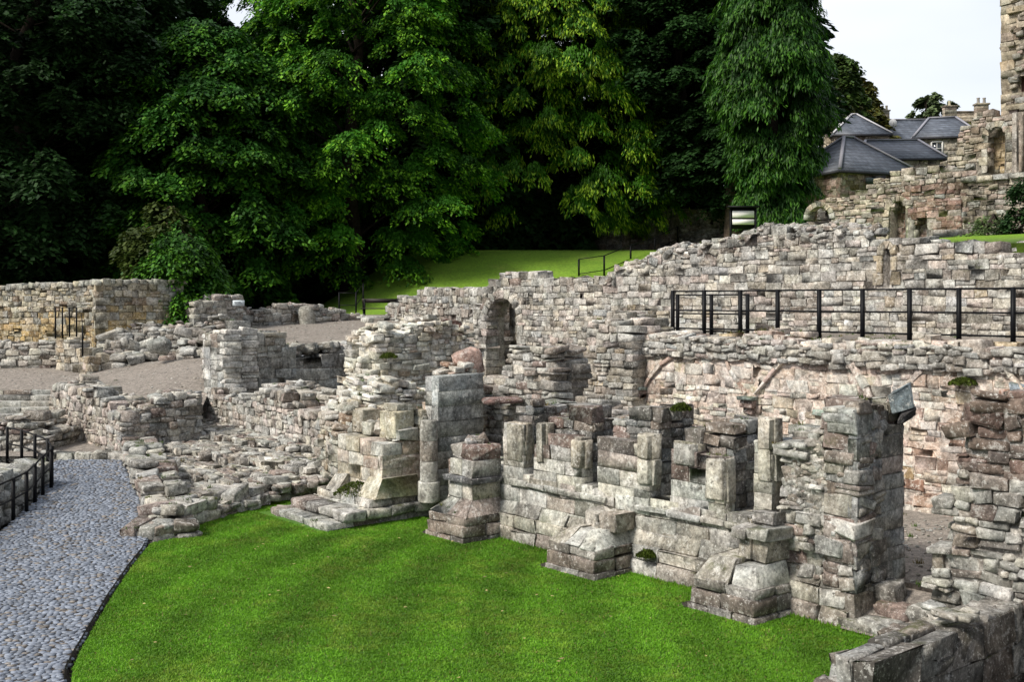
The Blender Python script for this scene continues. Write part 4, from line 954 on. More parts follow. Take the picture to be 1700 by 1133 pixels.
for k in (.06, .7, 1.0): bars('rail', [((x0[0], x0[1], z+k), (x1[0], x1[1], z+k), .012, .012)], BLK, M_IRON, e)
p = pt(137, 592, 35); bars('x', [], BLK, M_IRON) if False else None
o = bars('iron_post', [(p, (p[0], p[1], p[2]+.98), .022, .022), ((p[0], p[1], p[2]+.95), (p[0]-.35, p[1]+.8, p[2]+1.35), .012, .012)], BLK, M_IRON); tag(o, 'single black handrail post beside the small stone pier at the left', 'post')
# rubble bank between the gate and the grey wall
M = Masonry()
for row, (Y0, y0, y1) in enumerate(((35.2, 606, 582), (35.9, 590, 565), (36.6, 572, 550), (37.3, 556, 540), (38.0, 542, 532))):
    A = (138+8*row, Y0+.2); B = (372, Y0+.6)
    fr = Frame(xy(*A), xy(*B), .95)
    lay(M, fr, 1.3, fr.prof([(A[0], y0), (200, y0-6), (260, (y0+y1)/2), (330, y1), (372, y1)]), hs=(.12, .26), ls=(.2, .5), pal='rubble', r=.06, rough=.02, prot=.06, rag=.09, rot=.1)
o = M.build('rubble_bank', M_ST); tag(o, 'sloping bank of loose grey rubble between the iron gate and the gravel ramp', 'rubble bank')
boulder('boulder', 263, 590, 34.6, .75, .6, .55, (.28, .29, .26), 'big rounded grey boulder at the foot of the rubble bank', 'boulder', r=.2, rough=.03, rz=.3)
o, _ = wall('ruined_stub', 'short square rubble stub with a small sign, below the big trees', 'ruined wall', (322, 38.6), (404, 40), 1.0, 1.6, [(322, 515), (332, 500), (345, 496), (360, 490), (395, 489), (404, 500)], hs=(.14, .26), ls=(.2, .42), pal='rubble', r=.03, rough=.012, prot=.03, rag=.03, rot=.03)
p = pt(386, 508, 39.4); sg = mk('information_sign', [(p[0], p[1], p[2]), (p[0]+.42, p[1], p[2]), (p[0]+.42, p[1]+.03, p[2]+.2), (p[0], p[1]+.03, p[2]+.2), (p[0], p[1]+.05, p[2]-.01), (p[0]+.42, p[1]+.05, p[2]-.01), (p[0]+.42, p[1]+.08, p[2]+.2), (p[0], p[1]+.08, p[2]+.2)],
   np.array([(0, 1, 2, 3), (4, 7, 6, 5), (0, 4, 5, 1), (3, 2, 6, 7), (0, 3, 7, 4), (1, 5, 6, 2)]), (.55, .62, .66), M_PLAIN); tag(sg, 'small pale blue grey information sign on the square rubble stub', 'sign')
bars('panel_text', [((p[0]+.06, p[1]-.004, p[2]+.14), (p[0]+.3, p[1]-.004, p[2]+.14), .004, .012), ((p[0]+.06, p[1]-.008, p[2]+.09), (p[0]+.34, p[1]-.008, p[2]+.09), .004, .008)], (.12, .14, .16), M_PLAIN, sg)
# low walls round the gravel terrace
o, _ = wall('terrace_wall', 'low grey boundary wall behind the gravel terrace, left of the standing round stone', 'low wall', (400, 41), (604, 45), .7, 2.4, [(400, 508), (425, 512), (470, 508), (500, 505), (535, 510), (560, 514), (604, 520)], hs=(.14, .28), ls=(.2, .5), pal='rubble', r=.045, rough=.016, prot=.04, rag=.04, rot=.05, scatter=20)
M = Masonry(); cx, cy, cz = pt(511, 541, 42.6); V = []; Fq = []
for k, (z, r_) in enumerate(((-.05, .30), (.2, .32), (.42, .33), (.60, .30), (.72, .22), (.80, .08))):
    for j in range(14): V.append((cx+r_*cos(j*2*pi/14)+random.gauss(0, .008)-z*.12, cy+r_*sin(j*2*pi/14), cz+z))
for k in range(5):
    for j in range(14): Fq.append((k*14+j, k*14+(j+1) % 14, k*14+14+(j+1) % 14, k*14+14+j))
V.append((cx-.1, cy, cz+.81)); 
for j in range(0, 14, 2): Fq.append((70+j, 70+(j+1) % 14, 70+(j+2) % 14, 84))
o = mk('round_stone', V, np.array(Fq), (.33, .32, .27), M_ST, smooth=True); tag(o, 'upright round-topped stone standing against the low terrace wall', 'standing stone')
o, _ = wall('terrace_wall', 'low grey wall rising from the gravel terrace along the foot of the grass bank, towards the arched doorway', 'low wall', (640, 44.5), (812, 37), .8, 2.2, [(640, 512), (655, 498), (690, 488), (700, 476), (760, 474), (790, 476), (812, 478)], hs=(.14, .28), ls=(.2, .5), pal='rubble', r=.03, rough=.012, prot=.03, rag=.03, rot=.03)
M = Masonry(); a = pt(592, 529, 44); M.box(a, (1.35, 0, 0), (0, .4, 0), (0, 0, .1), (.42, .43, .40), .02, .006); o = M.build('kerb_stone', M_ST); tag(o, 'long pale kerb stone at the far edge of the gravel terrace', 'kerb stone')
a = pt(600, 529, 46); e = empty('bench', a, 'dark wooden bench in the shade at the far edge of the gravel terrace', 'bench'); e['_o'] = list(e.location)
bars('seat', [((a[0], a[1], a[2]+.42), (a[0]+1.6, a[1], a[2]+.42), .25, .02)], (.02, .016, .013), M_PLAIN, e)
bars('backrest', [((a[0], a[1]+.25, a[2]+.75), (a[0]+1.6, a[1]+.25, a[2]+.75), .02, .09)], (.02, .016, .013), M_PLAIN, e)
for dx in (.1, 1.5): bars('leg', [((a[0]+dx, a[1], a[2]-.05), (a[0]+dx, a[1], a[2]+.42), .03, .03)], BLK, M_IRON, e); bars('leg', [((a[0]+dx, a[1]+.24, a[2]-.05), (a[0]+dx, a[1]+.24, a[2]+.82), .03, .03)], BLK, M_IRON, e)
posts = [pt(p_, 529, 45.4) for p_ in (563, 591)]+[pt(603, 512, 48)]
railing('dark handrail in the shade at the left foot of the grass bank', posts, 'iron railings of the site', 1.1, (1.07, .55), .025, .010)
p = pt(568, 549, 40.5); M = Masonry(); M.box((p[0]-.2, p[1]-.2, p[2]-.02), (.5, 0, 0), (0, .62, .05), (0, 0, .07), (.42, .46, .44), .015, .004); o = M.build('ground_plaque', M_ST); tag(o, 'small pale plaque lying flat on the gravel terrace', 'plaque')
M = Masonry()
for _ in range(1500):
    t = random.random()
    if t < .45: px, py, Y = random.uniform(-20, 345), 0, 0; Y = random.uniform(29.5, 37); zf = 1.3+(Y-29.5)*.09
    elif t < .8: px = random.uniform(400, 820); Y = random.uniform(36, 45); zf = 2.62+(Y-36)*.05
    else: px = random.uniform(1440, 1600); Y = random.uniform(13, 17.5); zf = .45
    x, y = xy(px, Y); s_ = random.uniform(.015, .045); h0 = None
    hit = scn.ray_cast(DG(), (x, y, zf+1.0), (0, 0, -1))
    if not hit[0] or not hit[4].name.startswith(('gravel', 'room_floor')): continue
    M.box((x, y, hit[1][2]-.004), (s_*1.4, 0, 0), (0, s_, 0), (0, 0, s_*.7), pick('rubble'), .02, .004, 3, .2)
o = M.build('loose_pebbles', M_ST); tag(o, 'small loose pebbles scattered over the gravel surfaces', 'pebbles', kind='stuff')
# handrail on the bank
posts = []
for px, py, Y in ((961, 459, 54), (1003, 453, 54), (1047, 434, 57), (1087, 420, 60), (1125, 400, 64)):
    posts.append(pt(px, py, Y))
railing('black handrail climbing the sunlit grass bank', posts, 'iron railings of the site', .86, (.85, .12), .035, .014)
# dark estate wall behind the bank
def terz(x, y): return float(tern(np.array([x]), np.array([y]))[0])
fr = Frame(xy(560, 70), xy(1420, 64), .6); M = Masonry(); lay(M, fr, 5.2, [(0, 9.3), (fr.L*.3, 9.6), (fr.L, 9.6)], hs=(.25, .4), ls=(.4, .8), pal=dict(dark=3, brown=3, grey=3, cream=.5), r=.03, rough=.015, prot=.03, rag=.04, rot=.03, cell=.3, ts=.6)
a = 1.0
while a < fr.L:
    M.box(fr.P(a, -.28, 5.5), np.append(fr.d*.5, 0), np.append(fr.n*.4, 0), (0, 0, 3.6), pick('darkcap'), .03, .01); a += 2.9
o = M.build('boundary_wall', M_FAR); tag(o, 'tall dark boundary wall in the shade behind the grass bank', 'boundary wall')
# notice board
p = pt(1213, 398, 50.5); e = empty('notice_board', p, 'notice board with two white panels in a black frame, below the right-hand tree', 'notice board'); e['_o'] = list(e.location)
for dx in (0, 1.15): bars('leg', [((p[0]+dx, p[1], p[2]-.8), (p[0]+dx, p[1], p[2]+1.5), .04, .04)], BLK, M_IRON, e)
bars('frame', [((p[0]-.02, p[1]+.03, p[2]+1.0), (p[0]+1.17, p[1]+.03, p[2]+1.0), .04, .5)], BLK, M_IRON, e)
bars('roof', [((p[0]-.15, p[1], p[2]+1.52), (p[0]+1.3, p[1], p[2]+1.52), .2, .04)], BLK, M_IRON, e)
for z0, z1 in ((1.02, 1.34), (.70, .94)): bars('panel', [((p[0]+.07, p[1]-.05, p[2]+(z0+z1)/2), (p[0]+1.08, p[1]-.05, p[2]+(z0+z1)/2), .02, (z1-z0)/2)], (.8, .78, .76), M_PLAIN, e)
# ---------------------------------------------------------------- church wall and tower at the right
VC = 38.0
fr = Frame(uv(Uv(1338, VC), VC), uv(-8, VC), 1.2)
PC = [(1338, 355), (1350, 340), (1375, 325), (1400, 330), (1425, 322), (1432, 310), (1445, 300), (1480, 288), (1540, 276), (1575, 268), (1592, 250), (1594, 215), (1610, 200), (1640, 186), (1700, 184), (1900, 150)]
oa, sa = arch(fr, 1342, 1378, 343, 376); ob, sb = arch(fr, 1476, 1506, 334, 398, True); oc, sc_ = arch(fr, 1640, 1671, 210, 298, True); od, sdd = arch(fr, 1522, 1540, 352, 400, True)
M = Masonry()
CPAL = lambda a, z: 'redwall' if (fr.s_of(1500) < a < fr.s_of(1600) and z < 8.3 and random.random() < .8) else 'far'
lay(M, fr, 4.5, fr.prof(PC), hs=(.13, .24), ls=(.2, .46), pal=CPAL, r=.03, rough=.014, prot=.03, rag=.05, rot=.02, openings=(oa, ob, oc, od), mortar=(.25, .22, .18), cell=.2, ts=.6, skipback=True)
for s_, p_ in ((sa, False), (sb, True), (sc_, True)): voussoirs(M, fr, s_, .22, .4, dict(buff=3, grey=2, cream=1), 9, p_, jamb=p_, prot=.05)
cw = M.build('cloister_wall', M_FAR); tag(cw, 'high stepped ruined wall with pointed arch recesses below the slate roofs', 'ruined wall')
M = Masonry()
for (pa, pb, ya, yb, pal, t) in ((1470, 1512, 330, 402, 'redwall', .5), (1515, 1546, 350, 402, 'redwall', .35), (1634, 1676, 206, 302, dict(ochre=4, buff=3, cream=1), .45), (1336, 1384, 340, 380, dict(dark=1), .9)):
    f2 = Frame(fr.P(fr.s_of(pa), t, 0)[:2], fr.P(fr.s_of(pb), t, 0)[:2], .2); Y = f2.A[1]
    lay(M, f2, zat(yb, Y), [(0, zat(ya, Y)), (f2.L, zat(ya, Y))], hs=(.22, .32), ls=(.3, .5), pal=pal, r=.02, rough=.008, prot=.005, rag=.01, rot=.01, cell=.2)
M.build('recess_back', M_FAR, cw)
M = Masonry()   # string course and red facing below it
a0, a1 = fr.s_of(1598), fr.s_of(1720); zc = zat(300, (fr.A+fr.d*a0)[1]); a = a0
while a < a1: M.box(fr.P(a, -.18, zc-.1), np.append(fr.d*.58, 0), np.append(fr.n*.3, 0), (0, 0, .2), pick(dict(grey=3, buff=1)), .03, .01); a += .6
M.build('string_course', M_FAR, cw)
f2 = Frame(fr.P(fr.s_of(1508), -.10, 0)[:2], fr.P(fr.s_of(1598), -.10, 0)[:2], .25); M = Masonry(); Y = f2.A[1]
lay(M, f2, 5.5, [(0, zat(345, Y)), (f2.L*.5, zat(330, Y)), (f2.L, zat(335, Y))], hs=(.16, .24), ls=(.25, .45), pal='redwall', r=.02, rough=.008, prot=.01, rag=.05, rot=.01, openings=(lambda a, z: abs(a-fr.s_of(1531)+fr.s_of(1508)) < .28 and z < 7.2,)); M.build('red_facing', M_FAR, cw)
M = Masonry(); z = zc+.1      # shafts beside the blind arch
for px in (1684, 1695):
    a = fr.s_of(px); M.box(fr.P(a, -.2, zc+.1), np.append(fr.d*.16, 0), np.append(fr.n*.25, 0), (0, 0, 2.1), pick('far'), .04, .01)
M.build('wall_shaft', M_FAR, cw)
M = Masonry()
f3 = Frame(fr.P(fr.s_of(1650), .5, 0)[:2], fr.P(fr.s_of(1650)+7, .5, 0)[:2], 4.0)
tw_op, tws = arch(f3, 1683, 1712, 130, 164); wn = lambda a, z: (f3.s_of(1683) < a < f3.s_of(1712)) and (zat(164, f3.A[1]) < z < zat(131, f3.A[1]))
lay(M, f3, 6, [(0, 19), (7, 19.5)], hs=(.26, .38), ls=(.4, .8), pal='tower', r=.02, rough=.01, prot=.015, rag=.03, rot=.008, openings=(wn,), cell=.3, ts=1.0, skipback=True, mortar=(.32, .26, .18))
for _ in range(90):
    z = random.uniform(9.5, 19); s = random.uniform(.15, .34); a = random.uniform(.25, .75); M.box(f3.P(a, -.14, z), np.append(f3.d*s, 0), np.append(f3.n*.3, 0), (0, 0, s*.6), pick('far'), .05, .02, 4, .15)
tw = M.build('church_tower', M_TOW); tag(tw, 'tall buff sandstone church tower cut off by the top right corner', 'tower')
M = Masonry(); f4 = Frame(f3.P(f3.s_of(1681), .3, 0)[:2], f3.P(f3.s_of(1716), .3, 0)[:2], .1); M.box(f4.P(0, 0, zat(166, f3.A[1])), np.append(f4.d*f4.L, 0), np.append(f4.n*.08, 0), (0, 0, .75), (.09, .045, .035), .01, .002)
M.build('shutter', M_PLAIN, tw)
M = Masonry(); M.box(f3.P(.3, -.25, zat(186, f3.A[1])), np.append(f3.d*6.5, 0), np.append(f3.n*.4, 0), (0, 0, .2), (.4, .33, .22), .03, .01); M.build('string_course', M_TOW, tw); M = Masonry(); M.box(f3.P(.3, -.2, zat(27, f3.A[1])), np.append(f3.d*6.5, 0), np.append(f3.n*.4, 0), (0, 0, .18), (.4, .33, .22), .03, .01)
M.build('string_course', M_TOW, tw)
boulder('long_block', 1573, 398, 33, 1.1, .5, .3, (.4, .36, .29), 'long grey block lying on the grass below the high stepped wall', 'stone block', r=.03, rough=.01)
boulder('long_block', 1440, 392, 29, .6, .4, .18, (.72, .70, .66), 'small white block on top of the upper wall beside its lancet window', 'stone block', r=.03, rough=.01)
# ---------------------------------------------------------------- houses
def face(V, Fq, pts): o = len(V); V += [tuple(p) for p in pts]; Fq.append(tuple(range(o, o+len(pts))))
def hip_roof(cx, cy, ang, a, b, ze, zr, rl, ov=.2):
    """half sizes a, b; ridge half length rl along the first axis"""
    c, s = cos(ang), sin(ang); R = lambda x, y, z: (cx+x*c-y*s, cy+x*s+y*c, z)
    A, B = a+ov, b+ov; V = [R(-A,-B,ze), R(A,-B,ze), R(A,B,ze), R(-A,B,ze), R(-rl,0,zr), R(rl,0,zr), R(-A,-B,ze-.15), R(A,-B,ze-.15), R(A,B,ze-.15), R(-A,B,ze-.15)]
    q = [(0,1,5,4), (2,3,4,5), (6,7,1,0), (7,8,2,1), (8,9,3,2), (9,6,0,3), (9,8,7,6)]; t = [(1,2,5), (3,0,4)]
    return V, [np.array(q), np.array(t)], R
def house(name, label, cx, cy, ang, a, b, zg, ze, zr, rl, wins=(), chim=(), pal='house', hipcol=(.3, .3, .34), group=None):
    e = empty(name, (cx, cy, zg), label, 'house', group); e['_o'] = [cx, cy, zg]
    c, s = cos(ang), sin(ang); R = lambda x, y: (cx+x*c-y*s, cy+x*s+y*c)
    M = Masonry()
    for (p, q_, ln) in (((-a,-b), (a,-b), 0), ((-a,b), (-a,-b), 1), ((a,-b), (a,b), 1), ((a, b), (-a, b), 0)):
        fr = Frame.__new__(Frame); fr.A = np.array(R(*p)); fr.B = np.array(R(*q_)); d = fr.B-fr.A; fr.L = np.linalg.norm(d); fr.d = d/fr.L; fr.n = np.array([-fr.d[1], fr.d[0]]); fr.T = .35
        ops = []
        lay(M, fr, max(zg, ze-5), [(0, ze), (fr.L, ze)], hs=(.25, .34), ls=(.35, .7), pal=pal, r=.02, rough=.008, prot=.004, rag=.001, rot=.004, cell=.4, ts=.5, inset=.01, mortar=(.34, .3, .23), skipback=True)
    M.build('wall', M_TOW, e)
    V, Fl, R3 = hip_roof(cx, cy, ang, a, b, ze, zr, rl); r = mk('roof', V, Fl, None, M_SLATE, e)
    seg = [(V[4], V[5])] if rl > .1 else []
    seg += [(V[0], V[4]), (V[3], V[4]), (V[1], V[5]), (V[2], V[5])]
    bars('ridge', [((p[0], p[1], p[2]+.05), (q_[0], q_[1], q_[2]+.05), .09, .05) for p, q_ in seg], hipcol, M_PLAIN, r)
    bars('gutter', [(V[6], V[7], .05, .06), (V[7], V[8], .05, .06), (V[9], V[6], .05, .06)], (.03, .03, .035), M_PLAIN, e)
    for (x, y, z0, w_, h) in wins:
        f = lambda dx, dz, dy=0: (*R(x+dx, y-dy), z0+dz)
        fo = bars('window', [(f(-w_/2, 0, .05), f(-w_/2, h, .05), .05, .05), (f(w_/2, 0, .05), f(w_/2, h, .05), .05, .05), (f(-w_/2, h, .05), f(w_/2, h, .05), .05, .05), (f(-w_/2, 0, .05), f(w_/2, 0, .05), .06, .05), (f(-w_/2, h/2, .04), f(w_/2, h/2, .04), .03, .03), (f(0, 0, .04), f(0, h, .04), .02, .02)], (.75, .75, .72), M_PLAIN, e)
        bars('pane', [(f(-w_/2, h/2, .015), f(w_/2, h/2, .015), .01, h/2)], (.05, .06, .07), M_GLASS, fo)
    for (x, y, z0, z1, w_, pots, pc) in chim:
        p = R(x, y); M = Masonry(); z = z0
        while z < z1: M.box((p[0]-w_/2, p[1]-.3, z), (w_, 0, 0), (0, .6, 0), (0, 0, .3), pick('tower'), .02, .006); z += .3
        M.box((p[0]-w_/2-.08, p[1]-.38, z), (w_+.16, 0, 0), (0, .76, 0), (0, 0, .14), pick('tower'), .02, .006); ch = M.build('chimney', M_TOW, e)
        for k in range(pots):
            px_ = p[0]+(k-(pots-1)/2)*w_/max(1, pots); V = []; Fq = []
            for zz, rr in ((z+.1, .13), (z+.5, .11), (z+.55, .14), (z+.6, .14)):
                for j in range(10): V.append((px_+rr*cos(j*.628), p[1]+rr*sin(j*.628), zz))
            for i in range(3):
                for j in range(10): Fq.append((i*10+j, i*10+(j+1) % 10, i*10+10+(j+1) % 10, i*10+10+j))
            mk('chimney_pot', V, [np.array(Fq), np.array([list(range(30, 40))])], pc, M_PLAIN, ch)
    return e
# pavilion with the pyramidal roof
x, y = xy(1408, 63); pz_ = zat(281, 60)
pv = house('pavilion', 'small stone pavilion with a dark pyramid slate roof just above the ruined arch', x+.2, y+.5, radians(22), 2.7, 2.6, 7, pz_, zat(226, 63), .35, pal=dict(brown=2, pink=3, red=1.5, buff=1))
ang = radians(22)
bars('door', [((x+.9, y-2.35, 7.5), (x+.9, y-2.35, pz_-.3), .5, .03)], (.02, .02, .022), M_PLAIN, pv)
bars('lintel', [((x+.2, y-2.75, pz_-.6), (x+3.2, y-1.5, pz_-.6), .12, .16)], (.05, .07, .075), M_PLAIN, pv)
x, y = xy(1498, 78); house('slate_roofed_house', 'low house with a long hipped slate roof right behind the pavilion', x+.3, y+3, radians(-4), 2.9, 2.6, 9, zat(261, 78), zat(233, 81), 1.9,
   wins=((-1.0, -2.8, zat(292, 75), 1.1, .9), (2.0, -2.8, zat(292, 75), 1.1, .9)))
x, y = xy(1437, 92); house('slate_roofed_house', 'taller buff house with a pyramid roof, left of the group of roofs', x, y+3, radians(-2), 2.3, 2.3, 11, zat(220, 92), zat(190, 95), .2, chim=((-2.6, -1.0, zat(240, 92), zat(218, 92), .5, 1, (.5, .2, .1)),), hipcol=(.5, .5, .52))
x, y = xy(1510, 104); house('slate_roofed_house', 'long house with a wide level slate ridge and central chimney, behind the other roofs', x+.6, y+4, radians(-2), 6.5, 3.4, 12, zat(245, 104), zat(199, 108), 5.6,
   chim=((-1.6, 0, zat(205, 108), zat(186, 108), .8, 2, (.62, .55, .42)), (4.6, -.5, zat(200, 108), zat(180, 108), 1.2, 1, (.6, .55, .4)), (6.4, 1, zat(200, 108), zat(186, 108), 3.2, 0, (.6, .55, .4))))
x, y = xy(1590, 84); house('slate_roofed_house', 'cream house with a white sash window and slate roof beside the high stepped wall', x, y+3, radians(-14), 2.3, 2.6, 10, zat(221, 83), zat(192, 86), 1.0,
   wins=((-.75, -2.6, zat(247, 81), .8, 1.05),), chim=((2.9, 0, zat(205, 86), zat(176, 86), .95, 2, (.35, .33, .3)),))
# white dome of a satellite dish on the long roof
x, y, z = pt(1484, 203, 102); V = []; Fq = []
for k in range(5):
    for j in range(14): r_ = .38*k/4; V.append((x+r_*cos(j*2*pi/14), y+.12-.12*(k/4)**2*-1, z+r_*sin(j*2*pi/14)))
for k in range(4):
    for j in range(14): Fq.append((k*14+j, k*14+(j+1) % 14, k*14+14+(j+1) % 14, k*14+14+j))
o = mk('satellite_dish', V, np.array(Fq), (.8, .8, .8), M_PLAIN); tag(o, 'white satellite dish on the ridge of the long slate roof', 'satellite dish')
bars('bracket', [((x, y+.15, z-.6), (x, y+.12, z), .03, .03)], (.3, .3, .3), M_PLAIN, o)
# ---------------------------------------------------------------- trees
def crown(R, z0, z1, n, per, shape='broad', leaf=(.26, .10), colA=(.03, .075, .012), colB=(.07, .15, .02), colT=None, pad=(1.5, .5), droop=.5, seed=1, fill=.55, nspr=9, hang=1.0):
    """leaf sprays on drooping pads spread through the crown's volume; returns arrays about the trunk axis"""
    g = np.random.default_rng(seed)
    h = g.random(n)**.9; th = g.random(n)*2*pi; fr_ = fill+(1-fill)*g.random(n)**.7
    if shape == 'cone': rr = R*(1-h)**.75*(.25+.75*np.minimum(1, (h+.10)*6))+.5
    elif shape == 'column': rr = R*(1-h**3)**.6*(.75+.25*np.sin(h*9+seed))*np.minimum(1, .6+h*4)+.2
    else: rr = R*np.sqrt(np.clip(1-(2*h-.8)**2/1.5, .05, 1))*(.85+.3*g.random(n))
    cx = np.cos(th)*rr*fr_; cy = np.sin(th)*rr*fr_; cz = z0+(z1-z0)*h-fr_*rr*droop*.25
    pr = g.uniform(pad[0]*.55, pad[0]*1.25, n); ph = g.uniform(pad[1]*.6, pad[1]*1.5, n)
    tone = g.uniform(.65, 1.3, n)
    # twigs of each pad, sprays along the twigs, so that a pad has fingers and gaps
    ta = (g.random((n, nspr))-.5)*2.6+th[:,None]; tl = pr[:,None]*g.uniform(.55, 1.1, (n, nspr)); tz = g.normal(size=(n, nspr))*.28*ph[:,None]
    k = g.integers(0, nspr, (n, per)); s = g.random((n, per))**.75
    A = np.take_along_axis(ta, k, 1); Ln = np.take_along_axis(tl, k, 1); Z = np.take_along_axis(tz, k, 1)
    d = s*Ln
    jw = g.normal(size=(n, per))*.10*(1+s)
    px = cx[:,None]+np.cos(A)*d-np.sin(A)*jw; py = cy[:,None]+np.sin(A)*d+np.cos(A)*jw
    pz = cz[:,None]+Z+ph[:,None]*(1-s**2)*.6-droop*s**2*pr[:,None]*.55-np.abs(g.normal(size=(n, per)))*.16
    P = np.stack([px, py, pz], -1).reshape(-1, 3); m = len(P)
    A = A.ravel()+g.normal(size=m)*.7; dn = -g.uniform(.1, .9, m)*(.6+droop)*hang
    ax = np.stack([np.cos(A), np.sin(A), dn], -1); ax /= np.linalg.norm(ax, axis=1)[:,None]
    side = np.stack([-np.sin(A), np.cos(A), g.normal(size=m)*.5], -1); side /= np.linalg.norm(side, axis=1)[:,None]
    l = g.uniform(.6, 1.35, m)[:,None]*leaf[0]; w_ = g.uniform(.6, 1.3, m)[:,None]*leaf[1]
    V = np.stack([P-ax*l*.15, P+ax*l*.35+side*w_, P+ax*l, P+ax*l*.4-side*w_], 1)
    f = g.random(m); sp = s.ravel()
    c = np.array(colA)*(1-f[:,None])+np.array(colB)*f[:,None]; c = c*np.repeat(tone, per)[:,None]
    if colT is not None:
        q = (sp > .72) & (g.random(m) < .55); c[q] = np.array(colT)*g.uniform(.7, 1.25, (q.sum(), 1))
    return V.reshape(-1, 3), np.repeat(c, 4, 0), (cx, cy, cz, rr)
def tube(V, Fq, pts, rad, seg=7):
    o = len(V); k = len(pts)
    for i, (p, r_) in enumerate(zip(pts, rad)):
        for j in range(seg): V.append((p[0]+r_*cos(j*2*pi/seg), p[1]+r_*sin(j*2*pi/seg)*(1), p[2]+(0 if i in (0,) else r_*.3*sin(j*2*pi/seg))))
    for i in range(k-1):
        for j in range(seg): Fq.append((o+i*seg+j, o+i*seg+(j+1) % seg, o+(i+1)*seg+(j+1) % seg, o+(i+1)*seg+j))
def tree(name, label, px, Y, R, z0, z1, n, per, tr=.35, group='tall trees behind the ruins', limbs=26, bark=(.045, .035, .028), zg=None, **k):
    x, y = xy(px, Y); zg = terz(x, y)-.2 if zg is None else zg
    e = empty(name, (x, y, zg), label, 'tree', group); e['_o'] = [x, y, zg]
    V, c, (cx, cy, cz, rr) = crown(R, z0, z1, n, per, **k)
    V = V+np.array([x, y, 0]); mk('crown', V, np.arange(len(V)).reshape(-1, 4), c, M_LEAF, e)
    TV, TF = [], []; g = random.Random(n); zt = z0+(z1-z0)*.93; K = 9
    tp = [(x+g.gauss(0, .08)*i, y+g.gauss(0, .08)*i, zg+(zt-zg)*i/(K-1)) for i in range(K)]
    tube(TV, TF, tp, [tr*(1.35 if i == 0 else 1-.85*i/(K-1)) for i in range(K)], 10)
    for i in np.linspace(0, len(cx)-1, min(limbs, len(cx))).astype(int):
        h = max(zg+.12*(zt-zg), cz[i]-.03*(zt-zg)-.1*rr[i]); f = (h-zg)/(zt-zg); f = min(.95, f); a = int(f*(K-1)); b = tp[a]
        p0 = (b[0], b[1], h); p2 = (x+cx[i], y+cy[i], cz[i]); p1 = ((p0[0]*.5+p2[0]*.5), (p0[1]+p2[1])/2, max(h, cz[i])+.25)
        tube(TV, TF, [p0, p1, p2], [tr*.3*(1-f)+.05, tr*.2*(1-f)+.035, .02], 5)
    mk('trunk', TV, np.array(TF), bark, M_BARK, e)
    return e
DK = dict(colA=(.013, .042, .010), colB=(.030, .082, .018))
MD = dict(colA=(.024, .105, .006), colB=(.055, .20, .012))
tree('yew_tree', 'very dark evergreen at the far left, above the garden wall', 40, 52, 7.2, 4.6, 25, 760, 300, .6, shape='broad', pad=(1.7, .6), seed=11, **DK)
tree('yew_tree', 'very dark evergreen between the far left one and the broad green tree', 200, 57, 5.8, 4.6, 27, 560, 300, .5, shape='broad', pad=(1.7, .6), seed=12, **DK)
tree('broadleaf_tree', 'mid green tree with drooping layers, left of the broad layered tree', 345, 52, 4.6, 4.6, 17.2, 330, 480, .4, shape='broad', pad=(1.5, .45), droop=.8, seed=13, leaf=(.22, .075), colT=(.08, .22, .016), **dict(colA=(.016, .068, .007), colB=(.036, .135, .013)))
tree('broadleaf_tree', 'broad layered green tree in the centre left, its lowest boughs over the gravel terrace', 585, 58, 6.4, 6.1, 26.5, 470, 640, .5, shape='broad', pad=(1.7, .5), droop=.7, seed=14, leaf=(.20, .062), hang=1.3, colT=(.16, .38, .02), **MD)
tree('cypress_tree', 'golden green cypress with drooping sprays above the grass bank', 890, 66, 7.6, 10.0, 42, 860, 560, .55, shape='cone', pad=(1.5, .45), droop=1.1, seed=15, leaf=(.27, .045), hang=1.9, colA=(.030, .11, .005), colB=(.075, .23, .010), colT=(.28, .45, .025))
tree('yew_tree', 'dark conifer in shade right of the golden cypress', 1125, 67, 6.2, 9.6, 33, 640, 280, .5, shape='broad', pad=(1.7, .6), seed=16, **DK)
tree('cypress_tree', 'tall narrow cypress standing at the right of the tree line against the sky', 1280, 54, 1.95, 8.7, 28, 380, 640, .35, shape='column', pad=(1.25, .45), droop=1.2, seed=17, leaf=(.27, .042), hang=2.2, colA=(.012, .052, .006), colB=(.028, .10, .011), colT=(.06, .165, .016))
tree('pine_tree', 'bare-trunked dark pine between the shaded conifer and the narrow cypress', 1215, 62, 2.8, 11, 30, 170, 280, .38, shape='broad', pad=(1.4, .5), seed=18, bark=(.10, .075, .06), **DK)
for i, (px, Y, R, z0, z1) in enumerate(((-60, 68, 8, 5, 32), (120, 72, 8, 5, 34), (300, 70, 7, 5, 21.5), (690, 70, 7.0, 9, 33), (760, 64, 3.5, 9, 28), (1010, 74, 8, 11, 34), (1180, 76, 7, 10, 33), (480, 74, 6.5, 5, 22.5))):
    tree('woodland_tree', ['dark woodland tree seen past the far left evergreen', 'dark woodland tree behind the two left evergreens', 'woodland tree behind the drooping green tree', 'tall dark tree between the broad green tree and the golden cypress',
        'slim dark tree close against the left flank of the golden cypress', 'dark tree behind the golden cypress on its right', 'dark tree behind the bare-trunked pine', 'woodland tree showing sky above the broad green tree'][i], px, Y, R, z0, z1, 300, 230, .5, shape='broad', pad=(2.1, .8), leaf=(.5, .2), seed=30+i, limbs=12, **DK)
tree('ivy_bush', 'upright bush with bare twigs overhanging the end of the garden wall', 268, 41.0, 1.3, 3.4, 7.6, 80, 260, .08, group='bushes by the ruins', shape='column', pad=(.6, .3), droop=.6, seed=40, leaf=(.2, .08), limbs=60, colA=(.03, .055, .01), colB=(.07, .10, .016), bark=(.13, .1, .07), zg=2.0)
